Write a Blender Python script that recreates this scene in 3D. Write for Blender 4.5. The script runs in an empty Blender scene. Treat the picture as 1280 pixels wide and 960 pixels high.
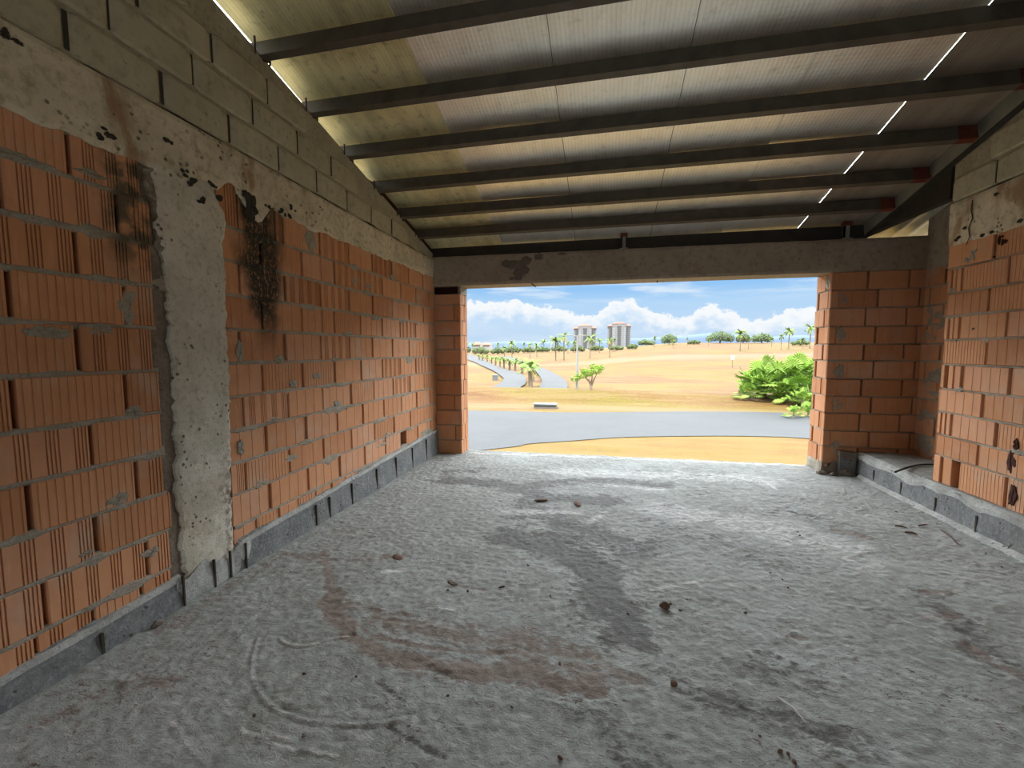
import bpy, math, random
import numpy as np
from mathutils import Matrix, Vector

C = bpy.context.scene.collection
RND = random.Random(7)

# ------------------------------------------------------------------ camera
RC = np.array([[0.97767361, 0.21011632, -0.00233456],
               [0.01422189, -0.07725108, -0.99691023],
               [-0.20964745, 0.97461962, -0.0785146]])
FPX, CAMH = 535.94, 1.4


def ray(px, py):
    return RC.T @ np.array([(px - 640) / FPX, (py - 480) / FPX, 1.0])


def at(px, py, axis, val):
    """world point seen at a pixel of the 1280x960 photo, on the plane axis = val"""
    d = ray(px, py)
    c = np.array([0, 0, CAMH])
    return c + (val - c[axis]) / d[axis] * d


def smooth(a, b, x):
    t = np.clip((x - a) / (b - a), 0, 1)
    return t * t * (3 - 2 * t)


def hash2(i, j, seed):
    n = (i * 374761393 + j * 668265263 + seed * 974634777) & 0xffffffff
    n = ((n ^ (n >> 13)) * 1274126177) & 0xffffffff
    return ((n ^ (n >> 16)) & 0xffff) / 65535.0


def vnoise(x, y, seed=0):
    x = np.asarray(x, float); y = np.asarray(y, float)
    i = np.floor(x).astype(np.int64); j = np.floor(y).astype(np.int64)
    fx = x - i; fy = y - j
    fx = fx * fx * (3 - 2 * fx); fy = fy * fy * (3 - 2 * fy)
    a = hash2(i, j, seed); b = hash2(i + 1, j, seed)
    c = hash2(i, j + 1, seed); d = hash2(i + 1, j + 1, seed)
    return (a + (b - a) * fx) * (1 - fy) + (c + (d - c) * fx) * fy


def fbm(x, y, seed=0, oct=4):
    x = np.asarray(x, float); y = np.asarray(y, float)
    s = 0.0; amp = 0.5; tot = 0.0
    for k in range(oct):
        s = s + amp * vnoise(x, y, seed + k * 17)
        tot += amp; amp *= 0.5; x = x * 2.03 + 5.1; y = y * 2.03 + 1.7
    return s / tot


# ------------------------------------------------------------------ materials
class NT:
    def __init__(self, tree):
        self.t = tree
        self.n = tree.nodes
        self.l = tree.links

    def add(self, typ, ins=None, **props):
        n = self.n.new(typ)
        for k, v in props.items():
            setattr(n, k, v)
        for k, v in (ins or {}).items():
            self.put(n.inputs[k], v)
        return n

    def put(self, sock, v):
        if isinstance(v, bpy.types.NodeSocket):
            self.l.new(v, sock)
        else:
            if sock.type == 'RGBA' and len(v) == 3:
                v = (*v, 1)
            sock.default_value = v

    def m(self, op, a, b=None, c=None, clamp=False):
        n = self.n.new('ShaderNodeMath'); n.operation = op; n.use_clamp = clamp
        self.put(n.inputs[0], a)
        if b is not None: self.put(n.inputs[1], b)
        if c is not None: self.put(n.inputs[2], c)
        return n.outputs[0]

    def ss(self, a, b, x):
        n = self.n.new('ShaderNodeMapRange'); n.interpolation_type = 'SMOOTHSTEP'
        self.put(n.inputs['Value'], x)
        self.put(n.inputs['From Min'], a); self.put(n.inputs['From Max'], b)
        return n.outputs[0]

    def mix(self, f, a, b, mode='MIX'):
        n = self.n.new('ShaderNodeMix'); n.data_type = 'RGBA'; n.blend_type = mode
        self.put(n.inputs[0], f)
        self.put(n.inputs[6], a); self.put(n.inputs[7], b)
        return n.outputs[2]

    def noise(self, vec, scale, detail=3, rough=0.55, dist=0.0):
        n = self.add('ShaderNodeTexNoise', {'Scale': scale, 'Detail': detail, 'Roughness': rough, 'Distortion': dist})
        if vec is not None: self.put(n.inputs['Vector'], vec)
        return n.outputs[0]

    def scaled(self, vec, s):
        n = self.add('ShaderNodeVectorMath', {0: vec, 1: s}, operation='MULTIPLY')
        return n.outputs[0]

    def attr(self, name):
        return self.add('ShaderNodeAttribute', attribute_name=name).outputs['Fac']

    def ramp(self, fac, pts):
        n = self.n.new('ShaderNodeValToRGB')
        e = n.color_ramp.elements
        while len(e) < len(pts): e.new(0.5)
        for q, (p, c) in zip(e, pts):
            q.position = p; q.color = (*c, 1)
        self.put(n.inputs[0], fac)
        return n.outputs[0]


OUT = .72      # overall reflectance of the sunlit outdoor surfaces
OUTDOOR = ('dry_grass_ground', 'asphalt', 'concrete_kerb', 'hazy_hills')
OUTDOOR_UPRIGHT = ('palm_leaf', 'dry_palm_leaf', 'fan_leaf', 'bright_tree_leaf', 'dark_tree_leaf', 'grey_trunk', 'tower_wall', 'tower_window', 'red_tile_roof', 'house_wall', 'lamp_pole_paint', 'utility_box_paint', 'sign_face')


def mat(name, build=None, base=(.5, .5, .5), rough=0.9, metal=0.0, bump=None):
    m = bpy.data.materials.new(name); m.use_nodes = True
    T = NT(m.node_tree)
    b = T.n['Principled BSDF']
    b.inputs['Roughness'].default_value = rough
    b.inputs['Metallic'].default_value = metal
    b.inputs['Specular IOR Level'].default_value = 0.25
    pos = T.add('ShaderNodeNewGeometry').outputs['Position']
    col = base
    r = build(T, pos, b) if build else None
    if r is not None: col = r
    if name in OUTDOOR:
        col = T.mix(1.0, col if not isinstance(col, tuple) else (*col, 1), (OUT, OUT, OUT), 'MULTIPLY')
    elif name in OUTDOOR_UPRIGHT:
        col = T.mix(1.0, col if not isinstance(col, tuple) else (*col, 1), (OUT * 1.35, OUT * 1.35, OUT * 1.35), 'MULTIPLY')
    T.put(b.inputs['Base Color'], col)
    return m


def bumpit(T, b, h, strength=0.4, dist=0.01):
    n = T.add('ShaderNodeBump', {'Strength': strength, 'Distance': dist, 'Height': h})
    T.l.new(n.outputs[0], b.inputs['Normal'])


def sep(T, pos):
    n = T.add('ShaderNodeSeparateXYZ', {0: pos})
    return n.outputs[0], n.outputs[1], n.outputs[2]


def clay_build(T, pos, b):
    t = T.attr('tint')
    c = T.ramp(t, [(0, (.42, .185, .085)), (.3, (.50, .232, .108)), (.6, (.545, .262, .13)), (.85, (.54, .275, .155)), (1, (.455, .20, .087))])
    n1 = T.noise(pos, 9, 5, .6)
    n2 = T.noise(T.scaled(pos, (60, 60, 7)), 1, 3)
    c = T.mix(T.m('MULTIPLY', T.ss(.45, .8, n1), .35), c, (.34, .135, .065))
    c = T.mix(T.m('MULTIPLY', T.ss(.5, .85, n2), .30), c, (.72, .45, .31))
    # grey cement dust rubbed on the faces
    n3 = T.noise(pos, 3.1, 6, .65)
    c = T.mix(T.m('MULTIPLY', T.ss(.5, .75, n3), .5), c, (.46, .37, .28))
    return c, n1, n2


def clay(T, pos, b):
    c, n1, n2 = clay_build(T, pos, b)
    bumpit(T, b, T.m('ADD', n1, T.m('MULTIPLY', n2, .5)), .25, .004)
    return c


def mould(T, pos, c):
    x, y, z = sep(T, pos)
    # black mould running down from the honeycombed hole beside the column
    wob = T.m('MULTIPLY', T.m('SUBTRACT', T.noise(pos, 5, 4), .5), .22)
    cy = T.m('ADD', T.m('ADD', 2.50, T.m('MULTIPLY', T.m('SUBTRACT', 2.3, z), .06)), wob)
    dy = T.m('ABSOLUTE', T.m('SUBTRACT', y, cy))
    hw = T.m('ADD', .12, T.m('MULTIPLY', T.ss(1.45, 2.1, z), .15))
    band = T.m('SUBTRACT', 1.0, T.ss(T.m('MULTIPLY', hw, .35), hw, dy))
    low = T.ss(1.30, 1.72, z)
    grain = T.ss(.27, .52, T.noise(T.scaled(pos, (60, 60, 30)), 1, 4, .7))
    msk = T.m('MULTIPLY', T.m('MULTIPLY', band, low), T.m('ADD', .35, T.m('MULTIPLY', grain, .65)))
    c = T.mix(msk, c, (.035, .028, .018))
    # damp brown smears next to the column head
    d2 = T.m('MULTIPLY', T.m('SUBTRACT', 1.0, T.ss(.05, .22, T.m('ABSOLUTE', T.m('SUBTRACT', y, 1.74)))), T.ss(1.7, 1.95, z))
    return T.mix(T.m('MULTIPLY', d2, T.ss(.3, .6, T.noise(pos, 14, 4))), c, (.10, .075, .045))


def clay_left(T, pos, b):
    c, n1, n2 = clay_build(T, pos, b)
    c = mould(T, pos, c)
    bumpit(T, b, T.m('ADD', n1, T.m('MULTIPLY', n2, .5)), .25, .004)
    return c


def cement_fn(c1, c2, c3, pits=0.0, rust=0.0, scale=4.0, bstr=.5):
    def f(T, pos, b):
        n1 = T.noise(pos, scale, 6, .62)
        n2 = T.noise(pos, scale * 7, 5, .6)
        c = T.mix(T.ss(.35, .68, n1), c1, c2)
        c = T.mix(T.m('MULTIPLY', T.ss(.46, .74, n2), .75), c, c3)
        nf = T.noise(pos, scale * 24, 4, .7)
        c = T.mix(T.m('MULTIPLY', T.ss(.5, .8, nf), .4), c, c3)
        if rust:
            n3 = T.noise(T.scaled(pos, (1, 1, .45)), 3.3, 5, .6, .6)
            c = T.mix(T.m('MULTIPLY', T.ss(.52, .70, n3), rust), c, (.25, .135, .06))
        h = T.m('ADD', n1, T.m('ADD', T.m('MULTIPLY', n2, .6), T.m('MULTIPLY', nf, .3)))
        if pits:
            v = T.add('ShaderNodeTexVoronoi', {'Vector': pos, 'Scale': 26.0, 'Randomness': 1.0})
            p = T.m('MULTIPLY', T.m('SUBTRACT', 1, T.ss(.12, .30, v.outputs['Distance'])), T.ss(.52, .62, T.noise(pos, 5.5, 3)))
            c = T.mix(T.m('MULTIPLY', p, pits), c, (.05, .042, .03))
            h = T.m('SUBTRACT', h, T.m('MULTIPLY', p, 1.5))
        bumpit(T, b, h, bstr, .012)
        return c
    return f


def column_fn(T, pos, b):
    c = cement_fn((.58, .54, .45), (.45, .42, .335), (.32, .28, .21), .85, .25, 4.5, .6)(T, pos, b)
    x, y, z = sep(T, pos)
    n = T.noise(pos, 11, 6, .7)
    edge = T.ss(2.06, 2.2, T.m('ADD', y, T.m('MULTIPLY', T.m('SUBTRACT', n, .5), .25)))
    rot = T.m('MULTIPLY', edge, T.m('SUBTRACT', 1, T.ss(.5, 1.0, z)))
    rot = T.m('MULTIPLY', rot, T.ss(.45, .56, T.noise(pos, 24, 5, .7)))
    return T.mix(T.m('MULTIPLY', rot, .8), c, (.10, .055, .035))


def floor_fn(T, pos, b):
    n1 = T.noise(pos, 1.5, 6, .62, .3)
    n2 = T.noise(T.scaled(pos, (1.0, 1.7, 1)), 7, 7, .72, .5)
    n3 = T.noise(pos, 60, 4, .75)
    n4 = T.noise(T.scaled(pos, (1.0, 1.9, 1)), 21, 6, .78, .9)
    c = T.mix(T.ss(.3, .7, n1), (.285, .30, .275), (.385, .405, .39))
    c = T.mix(T.m('MULTIPLY', T.ss(.44, .62, n2), .55), c, (.275, .28, .25))
    c = T.mix(T.m('MULTIPLY', T.ss(.49, .62, T.noise(pos, 15, 6, .75)), .6), c, (.50, .505, .485))
    c = T.mix(T.m('MULTIPLY', T.ss(.54, .63, n4), .6), c, (.20, .178, .148))
    flk = T.m('MULTIPLY', T.ss(.58, .65, T.noise(T.scaled(pos, (1, 1.6, 1)), 30, 4, .7, 1.2)), T.ss(.40, .60, T.noise(pos, 2.3, 3)))
    c = T.mix(T.m('MULTIPLY', flk, .85), c, (.10, .06, .045))
    c = T.mix(T.m('MULTIPLY', T.ss(.45, .8, n3), .35), c, (.17, .15, .125))
    w = T.m('ADD', T.m('MULTIPLY', T.m('SUBTRACT', n4, .5), 2.4), T.m('MULTIPLY', T.m('SUBTRACT', n2, .5), 2.0))
    for nm, colr, amt in (('dark', (.125, .12, .112), .85), ('brown', (.23, .175, .145), .75), ('pale', (.66, .65, .63), .8)):
        a = T.attr(nm)
        c = T.mix(T.m('MULTIPLY', T.ss(.08, .62, T.m('ADD', a, T.m('MULTIPLY', w, T.ss(0, .25, a)))), amt), c, colr)
    h = T.m('ADD', T.m('MULTIPLY', n2, .9), T.m('ADD', T.m('MULTIPLY', n3, .3), T.m('MULTIPLY', n4, 1.0)))
    bumpit(T, b, h, .55, .018)
    T.put(b.inputs['Roughness'], T.m('SUBTRACT', .92, T.m('MULTIPLY', T.attr('dark'), .2)))
    b.inputs['Specular IOR Level'].default_value = .15
    return c


def foil_fn(c1, c2, dirt):
    def f(T, pos, b):
        x, y, z = sep(T, pos)
        wv = T.add('ShaderNodeTexWave', {'Vector': pos, 'Scale': 11.0, 'Distortion': 1.2, 'Detail': 2.0, 'Detail Scale': 3.0}, wave_type='BANDS', bands_direction='X')
        wy = T.add('ShaderNodeTexWave', {'Vector': pos, 'Scale': 9.0, 'Distortion': 3.0, 'Detail': 2.0}, wave_type='BANDS', bands_direction='Y')
        n1 = T.noise(T.scaled(pos, (5, 1.3, 1.3)), 1.6, 5, .6)
        n2 = T.noise(pos, 14, 5, .65)
        c = T.mix(T.ss(.35, .7, n1), c1, c2)
        c = T.mix(T.m('MULTIPLY', T.ss(.52, .75, n2), dirt), c, (.16, .13, .07))
        c = T.mix(T.m('MULTIPLY', T.ss(.75, .98, wv.outputs['Fac']), .12), c, (.12, .10, .08))
        bumpit(T, b, T.m('ADD', T.m('MULTIPLY', wv.outputs['Fac'], .5), T.m('ADD', T.m('MULTIPLY', wy.outputs['Fac'], .25), n2)), .18, .006)
        return c
    return f


def steel_fn(c1, c2, rust=.25):
    def f(T, pos, b):
        n1 = T.noise(pos, 7, 5, .6)
        c = T.mix(T.ss(.35, .7, n1), c1, c2)
        c = T.mix(T.m('MULTIPLY', T.ss(.6, .75, T.noise(pos, 19, 5, .7)), rust), c, (.20, .07, .03))
        return c
    return f


def grass_fn(T, pos, b):
    x, y, z = sep(T, pos)
    n1 = T.noise(T.scaled(pos, (.035, .09, 0)), 1.0, 5, .6, .5)
    n2 = T.noise(T.scaled(pos, (.35, .9, 0)), 1.0, 5, .65)
    n3 = T.noise(T.scaled(pos, (3, 3, 0)), 1.0, 4, .7)
    c = T.ramp(n1, [(.30, (.19, .115, .034)), (.42, (.185, .085, .034)), (.50, (.20, .120, .028)), (.57, (.185, .150, .016)), (.66, (.19, .098, .034)), (.8, (.195, .125, .034))])
    c = T.mix(T.m('MULTIPLY', T.ss(.40, .68, n2), .7), c, (.23, .148, .056))
    c = T.mix(T.m('MULTIPLY', T.ss(.4, .75, n3), .6), c, (.115, .068, .024))
    n5 = T.noise(T.scaled(pos, (.12, .9, 0)), 1.0, 5, .7, .6)
    c = T.mix(T.m('MULTIPLY', T.ss(.48, .62, n5), .45), c, (.26, .19, .085))
    c = T.mix(T.m('MULTIPLY', T.m('SUBTRACT', 1.0, T.ss(.36, .46, n5)), .45), c, (.15, .075, .035))
    # pale sandy path across the middle of the golf field, and the mown verge beside the road
    py = T.m('ADD', 112, T.m('MULTIPLY', T.m('SUBTRACT', T.noise(T.scaled(pos, (.02, .02, 0)), 1.0, 2), .5), 60))
    path = T.m('SUBTRACT', 1, T.ss(3, 9, T.m('ABSOLUTE', T.m('SUBTRACT', y, py))))
    c = T.mix(T.m('MULTIPLY', path, .6), c, (.24, .18, .115))
    verge = T.m('MULTIPLY', T.ss(29.6, 30.6, y), T.m('SUBTRACT', 1, T.ss(32.2, 33.5, T.m('ADD', y, n2))))
    c = T.mix(T.m('MULTIPLY', verge, .7), c, (.235, .17, .08))
    near = T.m('SUBTRACT', 1, T.ss(22, 27, y))
    c = T.mix(T.m('MULTIPLY', near, T.m('ADD', .25, T.m('MULTIPLY', T.ss(.4, .6, n2), .45))), c, (.235, .150, .042))
    bumpit(T, b, n3, .5, .08)
    return c


def leaf_fn(c1, c2):
    def f(T, pos, b):
        t = T.attr('tint')
        n = T.noise(pos, 3, 3)
        c = T.mix(T.m('ADD', T.m('MULTIPLY', t, .6), T.m('MULTIPLY', n, .4)), c1, c2)
        return c
    return f


M = {}
M['clay'] = mat('fired_clay', clay, rough=.9)
M['clay_left'] = mat('fired_clay_with_mould', clay_left, rough=.9)
M['shaded_clay_core'] = mat('shaded_clay_core', base=(.05, .017, .01), rough=.95)  # darkened so cavities and hole blobs read as deep shade
M['mortar'] = mat('mortar', cement_fn((.29, .255, .195), (.36, .325, .26), (.19, .16, .12), 0, 0, 12, .8))
M['mortar_left'] = mat('mortar_with_mould', lambda T, pos, b: mould(T, pos, cement_fn((.29, .255, .195), (.36, .325, .26), (.19, .16, .12), 0, 0, 12, .8)(T, pos, b)))
M['mortar_dark'] = mat('mortar_dark', cement_fn((.19, .155, .115), (.26, .22, .17), (.11, .08, .055), 0, 0, 12, .7))
M['beam'] = mat('concrete_beam', cement_fn((.62, .55, .41), (.45, .40, .29), (.28, .235, .165), .8, .75, 3.2, .6))
M['column'] = mat('concrete_column', column_fn)
M['lintel'] = mat('concrete_lintel', cement_fn((.36, .30, .225), (.30, .25, .185), (.20, .165, .12), .3, .15, 2.6, .35))
M['lintel_patch'] = mat('damp_concrete', cement_fn((.14, .115, .09), (.18, .15, .12), (.10, .08, .06), 0, 0, 5, .3))
M['cmu'] = mat('concrete_block', cement_fn((.44, .405, .29), (.37, .34, .24), (.28, .255, .18), .15, 0, 2.5, .35))
M['cmu_mortar'] = mat('block_mortar', cement_fn((.40, .365, .27), (.33, .30, .22), (.20, .18, .13), 0, .1, 6, .6))
M['gap'] = mat('joint_shadow_gap', base=(.045, .038, .028), rough=1)
M['plinth'] = mat('grey_base_block', cement_fn((.17, .175, .17), (.115, .12, .12), (.27, .27, .25), .3, .1, 6, .7))
M['cement_wash'] = mat('pale_cement_wash', cement_fn((.42, .42, .39), (.30, .30, .275), (.20, .195, .175), .5, .1, 9, .7))
M['floor'] = mat('rough_floor_slab', floor_fn)
M['foil'] = mat('foil_insulation', foil_fn((.93, .89, .78), (.85, .80, .69), .22), rough=.42, metal=.75)
M['foil_old'] = mat('yellowed_foil', foil_fn((.88, .78, .44), (.66, .58, .31), .5), rough=.5, metal=.35)
M['foil_brown'] = mat('bare_panel', foil_fn((.36, .30, .23), (.28, .23, .175), .3), rough=.5, metal=.4)
M['roofmetal'] = mat('galvanised_sheet', steel_fn((.55, .53, .45), (.45, .43, .35), .15), rough=.45, metal=.4)
M['steel'] = mat('brown_painted_steel', steel_fn((.10, .085, .064), (.07, .058, .044), .25), rough=.4)
M['steel_shade'] = mat('shade_black_steel', steel_fn((.04, .036, .03), (.03, .026, .022), .1), rough=.6)  # near-black steel colour standing in for shade
M['steel_rust'] = mat('red_oxide_primer', steel_fn((.10, .022, .014), (.14, .04, .018), .4), rough=.7)
M['steel_grey'] = mat('grey_steel', steel_fn((.26, .26, .22), (.20, .20, .17), .3), rough=.5, metal=.2)
M['black'] = mat('black_plastic', base=(.02, .02, .02), rough=.5)
M['rebar'] = mat('rebar', steel_fn((.07, .05, .04), (.10, .05, .03), .5), rough=.8)
M['rubble'] = mat('rubble', cement_fn((.15, .125, .10), (.22, .185, .15), (.09, .07, .055), .3, .2, 9, .7))
M['clod'] = mat('brown_clod', cement_fn((.14, .09, .06), (.20, .12, .08), (.08, .05, .035), 0, 0, 20, .7))
M['twig'] = mat('dry_twig', cement_fn((.16, .075, .05), (.11, .05, .035), (.07, .04, .03), 0, 0, 20, .4))
M['chalk'] = mat('white_flake', base=(.72, .70, .66), rough=.9)
M['grass'] = mat('dry_grass_ground', grass_fn, rough=1)
M['asphalt'] = mat('asphalt', cement_fn((.094, .103, .109), (.085, .093, .099), (.105, .108, .109), 0, 0, .35, .1), rough=.85)
M['kerb'] = mat('concrete_kerb', cement_fn((.20, .19, .18), (.17, .16, .15), (.14, .13, .12), 0, 0, 2, .2))
M['palm_leaf'] = mat('palm_leaf', leaf_fn((.15, .26, .06), (.25, .33, .10)), rough=.7)
M['palm_dry'] = mat('dry_palm_leaf', leaf_fn((.30, .27, .08), (.42, .30, .12)), rough=.8)
M['fan_leaf'] = mat('fan_leaf', leaf_fn((.15, .30, .035), (.30, .43, .09)), rough=.6)
M['tree_leaf'] = mat('bright_tree_leaf', leaf_fn((.15, .30, .03), (.27, .40, .06)), rough=.7)
M['dark_leaf'] = mat('dark_tree_leaf', leaf_fn((.12, .18, .09), (.20, .26, .12)), rough=.8)
M['trunk'] = mat('grey_trunk', cement_fn((.28, .22, .16), (.22, .17, .12), (.15, .11, .08), 0, 0, 3, .3))
M['tower'] = mat('tower_wall', cement_fn((.26, .265, .28), (.24, .245, .26), (.22, .225, .24), 0, 0, .05, 0), rough=.9)
M['tower_glass'] = mat('tower_window', base=(.30, .36, .42), rough=.3)
M['redroof'] = mat('red_tile_roof', cement_fn((.34, .19, .15), (.30, .17, .135), (.26, .14, .11), 0, 0, .5, .1))
M['house'] = mat('house_wall', base=(.38, .35, .31), rough=.9)
M['pole'] = mat('lamp_pole_paint', base=(.30, .31, .31), rough=.5)
M['ubox'] = mat('utility_box_paint', base=(.16, .18, .19), rough=.6)
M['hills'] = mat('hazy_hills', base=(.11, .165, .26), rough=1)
M['sign'] = mat('sign_face', base=(.75, .70, .68), rough=.6)


# ------------------------------------------------------------------ mesh builder
class MB:
    def __init__(self):
        self.v = []; self.f = []; self.mi = []; self.t = []

    def quadgrid(self, P, mi=0, tint=.5, closed_u=False):
        """P: array (n, m, 3)"""
        n, m = P.shape[:2]
        o = len(self.v)
        self.v += [tuple(p) for p in P.reshape(-1, 3)]
        for i in range(n - (0 if closed_u else 1)):
            i2 = (i + 1) % n
            for j in range(m - 1):
                self.f.append((o + i * m + j, o + i2 * m + j, o + i2 * m + j + 1, o + i * m + j + 1))
                self.mi.append(mi); self.t.append(tint)

    def poly(self, pts, mi=0, tint=.5):
        o = len(self.v)
        self.v += [tuple(p) for p in pts]
        self.f.append(tuple(range(o, o + len(pts)))); self.mi.append(mi); self.t.append(tint)

    def hexa(self, p, mi=0, tint=.5):
        """8 corners: bottom 4 (ccw) then top 4"""
        o = len(self.v)
        self.v += [tuple(q) for q in p]
        for f in ((3, 2, 1, 0), (4, 5, 6, 7), (0, 1, 5, 4), (1, 2, 6, 5), (2, 3, 7, 6), (3, 0, 4, 7)):
            self.f.append(tuple(o + i for i in f)); self.mi.append(mi); self.t.append(tint)

    def box(self, a, b, mi=0, tint=.5):
        x0, y0, z0 = a; x1, y1, z1 = b
        self.hexa([(x0, y0, z0), (x1, y0, z0), (x1, y1, z0), (x0, y1, z0), (x0, y0, z1), (x1, y0, z1), (x1, y1, z1), (x0, y1, z1)], mi, tint)

    def tube(self, pts, rad, n=8, mi=0, tint=.5, cap=True):
        pts = [Vector(p) for p in pts]
        if not hasattr(rad, '__len__'): rad = [rad] * len(pts)
        rings = []
        for i, p in enumerate(pts):
            d = (pts[min(i + 1, len(pts) - 1)] - pts[max(i - 1, 0)]).normalized()
            a = Vector((0, 0, 1)) if abs(d.z) < .9 else Vector((1, 0, 0))
            u = d.cross(a).normalized(); w = d.cross(u)
            rings.append([p + (u * math.cos(2 * math.pi * k / n) + w * math.sin(2 * math.pi * k / n)) * rad[i] for k in range(n)])
        o = len(self.v)
        for r in rings: self.v += [tuple(q) for q in r]
        for i in range(len(rings) - 1):
            for k in range(n):
                k2 = (k + 1) % n
                self.f.append((o + i * n + k, o + i * n + k2, o + (i + 1) * n + k2, o + (i + 1) * n + k)); self.mi.append(mi); self.t.append(tint)
        if cap:
            self.f.append(tuple(o + k for k in reversed(range(n)))); self.mi.append(mi); self.t.append(tint)
            self.f.append(tuple(o + (len(rings) - 1) * n + k for k in range(n))); self.mi.append(mi); self.t.append(tint)

    def build(self, name, mats, parent=None, smooth_=False, **props):
        me = bpy.data.meshes.new(name)
        me.from_pydata(self.v, [], self.f)
        for m_ in (mats if isinstance(mats, (list, tuple)) else [mats]): me.materials.append(m_)
        me.polygons.foreach_set('material_index', self.mi)
        a = me.attributes.new('tint', 'FLOAT', 'FACE')
        a.data.foreach_set('value', np.array(self.t, dtype=np.float32))
        if smooth_: me.polygons.foreach_set('use_smooth', [True] * len(self.f))
        me.update()
        o = bpy.data.objects.new(name, me); C.objects.link(o)
        if parent: o.parent = parent
        for k, v in props.items(): o[k] = v
        return o


def tag(o, label, cat, group=None, kind=None):
    o['label'] = label; o['category'] = cat
    if group: o['group'] = group
    if kind: o['kind'] = kind
    return o


def empty(name, label, cat, loc=(0, 0, 0), group=None, kind=None):
    o = bpy.data.objects.new(name, None); C.objects.link(o); o.location = loc
    o.empty_display_size = .2
    return tag(o, label, cat, group, kind)


def local(o, root):
    """parent o to a root whose mesh was written in world coordinates"""
    o.parent = root
    o.matrix_parent_inverse = Matrix.Translation(root.location).inverted()
    return o


# ------------------------------------------------------------------ masonry
def brick(mb, fr, u0, u1, z0, z1, style, rnd, depth=.085, mi=0, endslots=False):
    """hollow clay block: vertical ribs pressed into the face, eased edges"""
    L = u1 - u0
    if L < .02: return
    d0 = rnd.uniform(-.004, .004)
    tilt = rnd.uniform(-.003, .003)
    tint = rnd.random()
    prof = [(0, -.006), (.004, 0)]
    def groove(p, w, dp):
        prof.extend([(p - w / 2 - .001, 0), (p - w / 2, -dp), (p + w / 2, -dp), (p + w / 2 + .001, 0)])
    if style == 'ribs':
        nb = max(1, round(L / .098)); bw = L / nb
        for k in range(nb):
            for q in (.44, .58, .72, .86):
                groove((k + q) * bw, .0045, .006)
    elif style == 'fine':
        nb = max(2, round(L / .03)); bw = L / nb
        for k in range(nb): groove((k + .5) * bw, .0035, .0022)
    elif style == 'bands':
        nb = max(1, round(L / .085)); bw = L / nb
        for k in range(nb): groove((k + .62) * bw, bw * .52, .0019)
    elif style == 'plain':
        nb = max(1, round(L / .13)); bw = L / nb
        for k in range(1, nb): groove(k * bw, .003, .0015)
    prof.extend([(L - .004, 0), (L, -.006)])
    jz = rnd.uniform(-.002, .002)
    us = [u0 + p for p, _ in prof]; ds = [d0 + d for _, d in prof]
    P = np.array([[fr(u, z, d + e + tilt * (p / L - .5)) for z, e in ((z0 + jz, -depth), (z0 + jz, -.005), (z0 + jz + .005, 0), (z1 + jz - .005, 0), (z1 + jz, -.005), (z1 + jz, -depth))]
                  for u, d, (p, _) in zip(us, ds, prof)])
    mb.quadgrid(P, mi, tint)
    for i in (0, -1):
        col = P[i]
        mb.poly(list(col) if i else list(col)[::-1], mi, tint)


def bed(mb, fr, u0, u1, zf, rnd, mi=1, base=-.006, w=.019, seed=0, amp=.012):
    """squeezed mortar bed with ragged lips"""
    n = max(2, int((u1 - u0) / .022))
    us = np.linspace(u0, u1, n)
    zc = np.array([zf(u) for u in us])
    a = fbm(us * 9, us * 0 + seed * 3.7, seed, 3); b2 = fbm(us * 9, us * 0 + seed * 7.1 + 50, seed + 9, 3)
    c = fbm(us * 5, us * 0 + seed * 1.3 + 90, seed + 21, 4)
    lo = w * (.35 + 1.1 * a); hi = w * (.35 + 1.1 * b2)
    big = np.clip((c - .58) * 9, 0, 1.6)
    lo = lo + big * .028 * a; hi = hi + big * .018 * b2
    d = base + amp * (c - .4) * 1.6
    P = np.array([[fr(u, z - l, -.05), fr(u, z - l, dd - .006), fr(u, z - l * .55, dd + .001), fr(u, z, dd + .003), fr(u, z + h * .55, dd + .001), fr(u, z + h, dd - .006), fr(u, z + h, -.05)]
                  for u, z, l, h, dd in zip(us, zc, lo, hi, d)])
    mb.quadgrid(P, mi)


def blob(mb, fr, u, z, ru, rz, rnd, mi=1, h=.005, d=-.001):
    n = 30
    ph = rnd.uniform(0, 9)
    rs = [.42 + 1.15 * float(fbm(2.6 * math.cos(2 * math.pi * k / n) + ph * 3, 2.6 * math.sin(2 * math.pi * k / n) + ph, 5, 4)) for k in range(n)]
    rings = []
    for s, e in ((1.0, -.006), (.9, h * .5), (.55, h * .9), (.01, h)):
        rings.append([fr(u + ru * s * r * math.cos(2 * math.pi * k / n), z + rz * s * r * math.sin(2 * math.pi * k / n), d + e + .002 * math.sin(7 * k + ph)) for k, r in enumerate(rs)])
    mb.quadgrid(np.array(rings).transpose(1, 0, 2), mi, closed_u=True)


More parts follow.
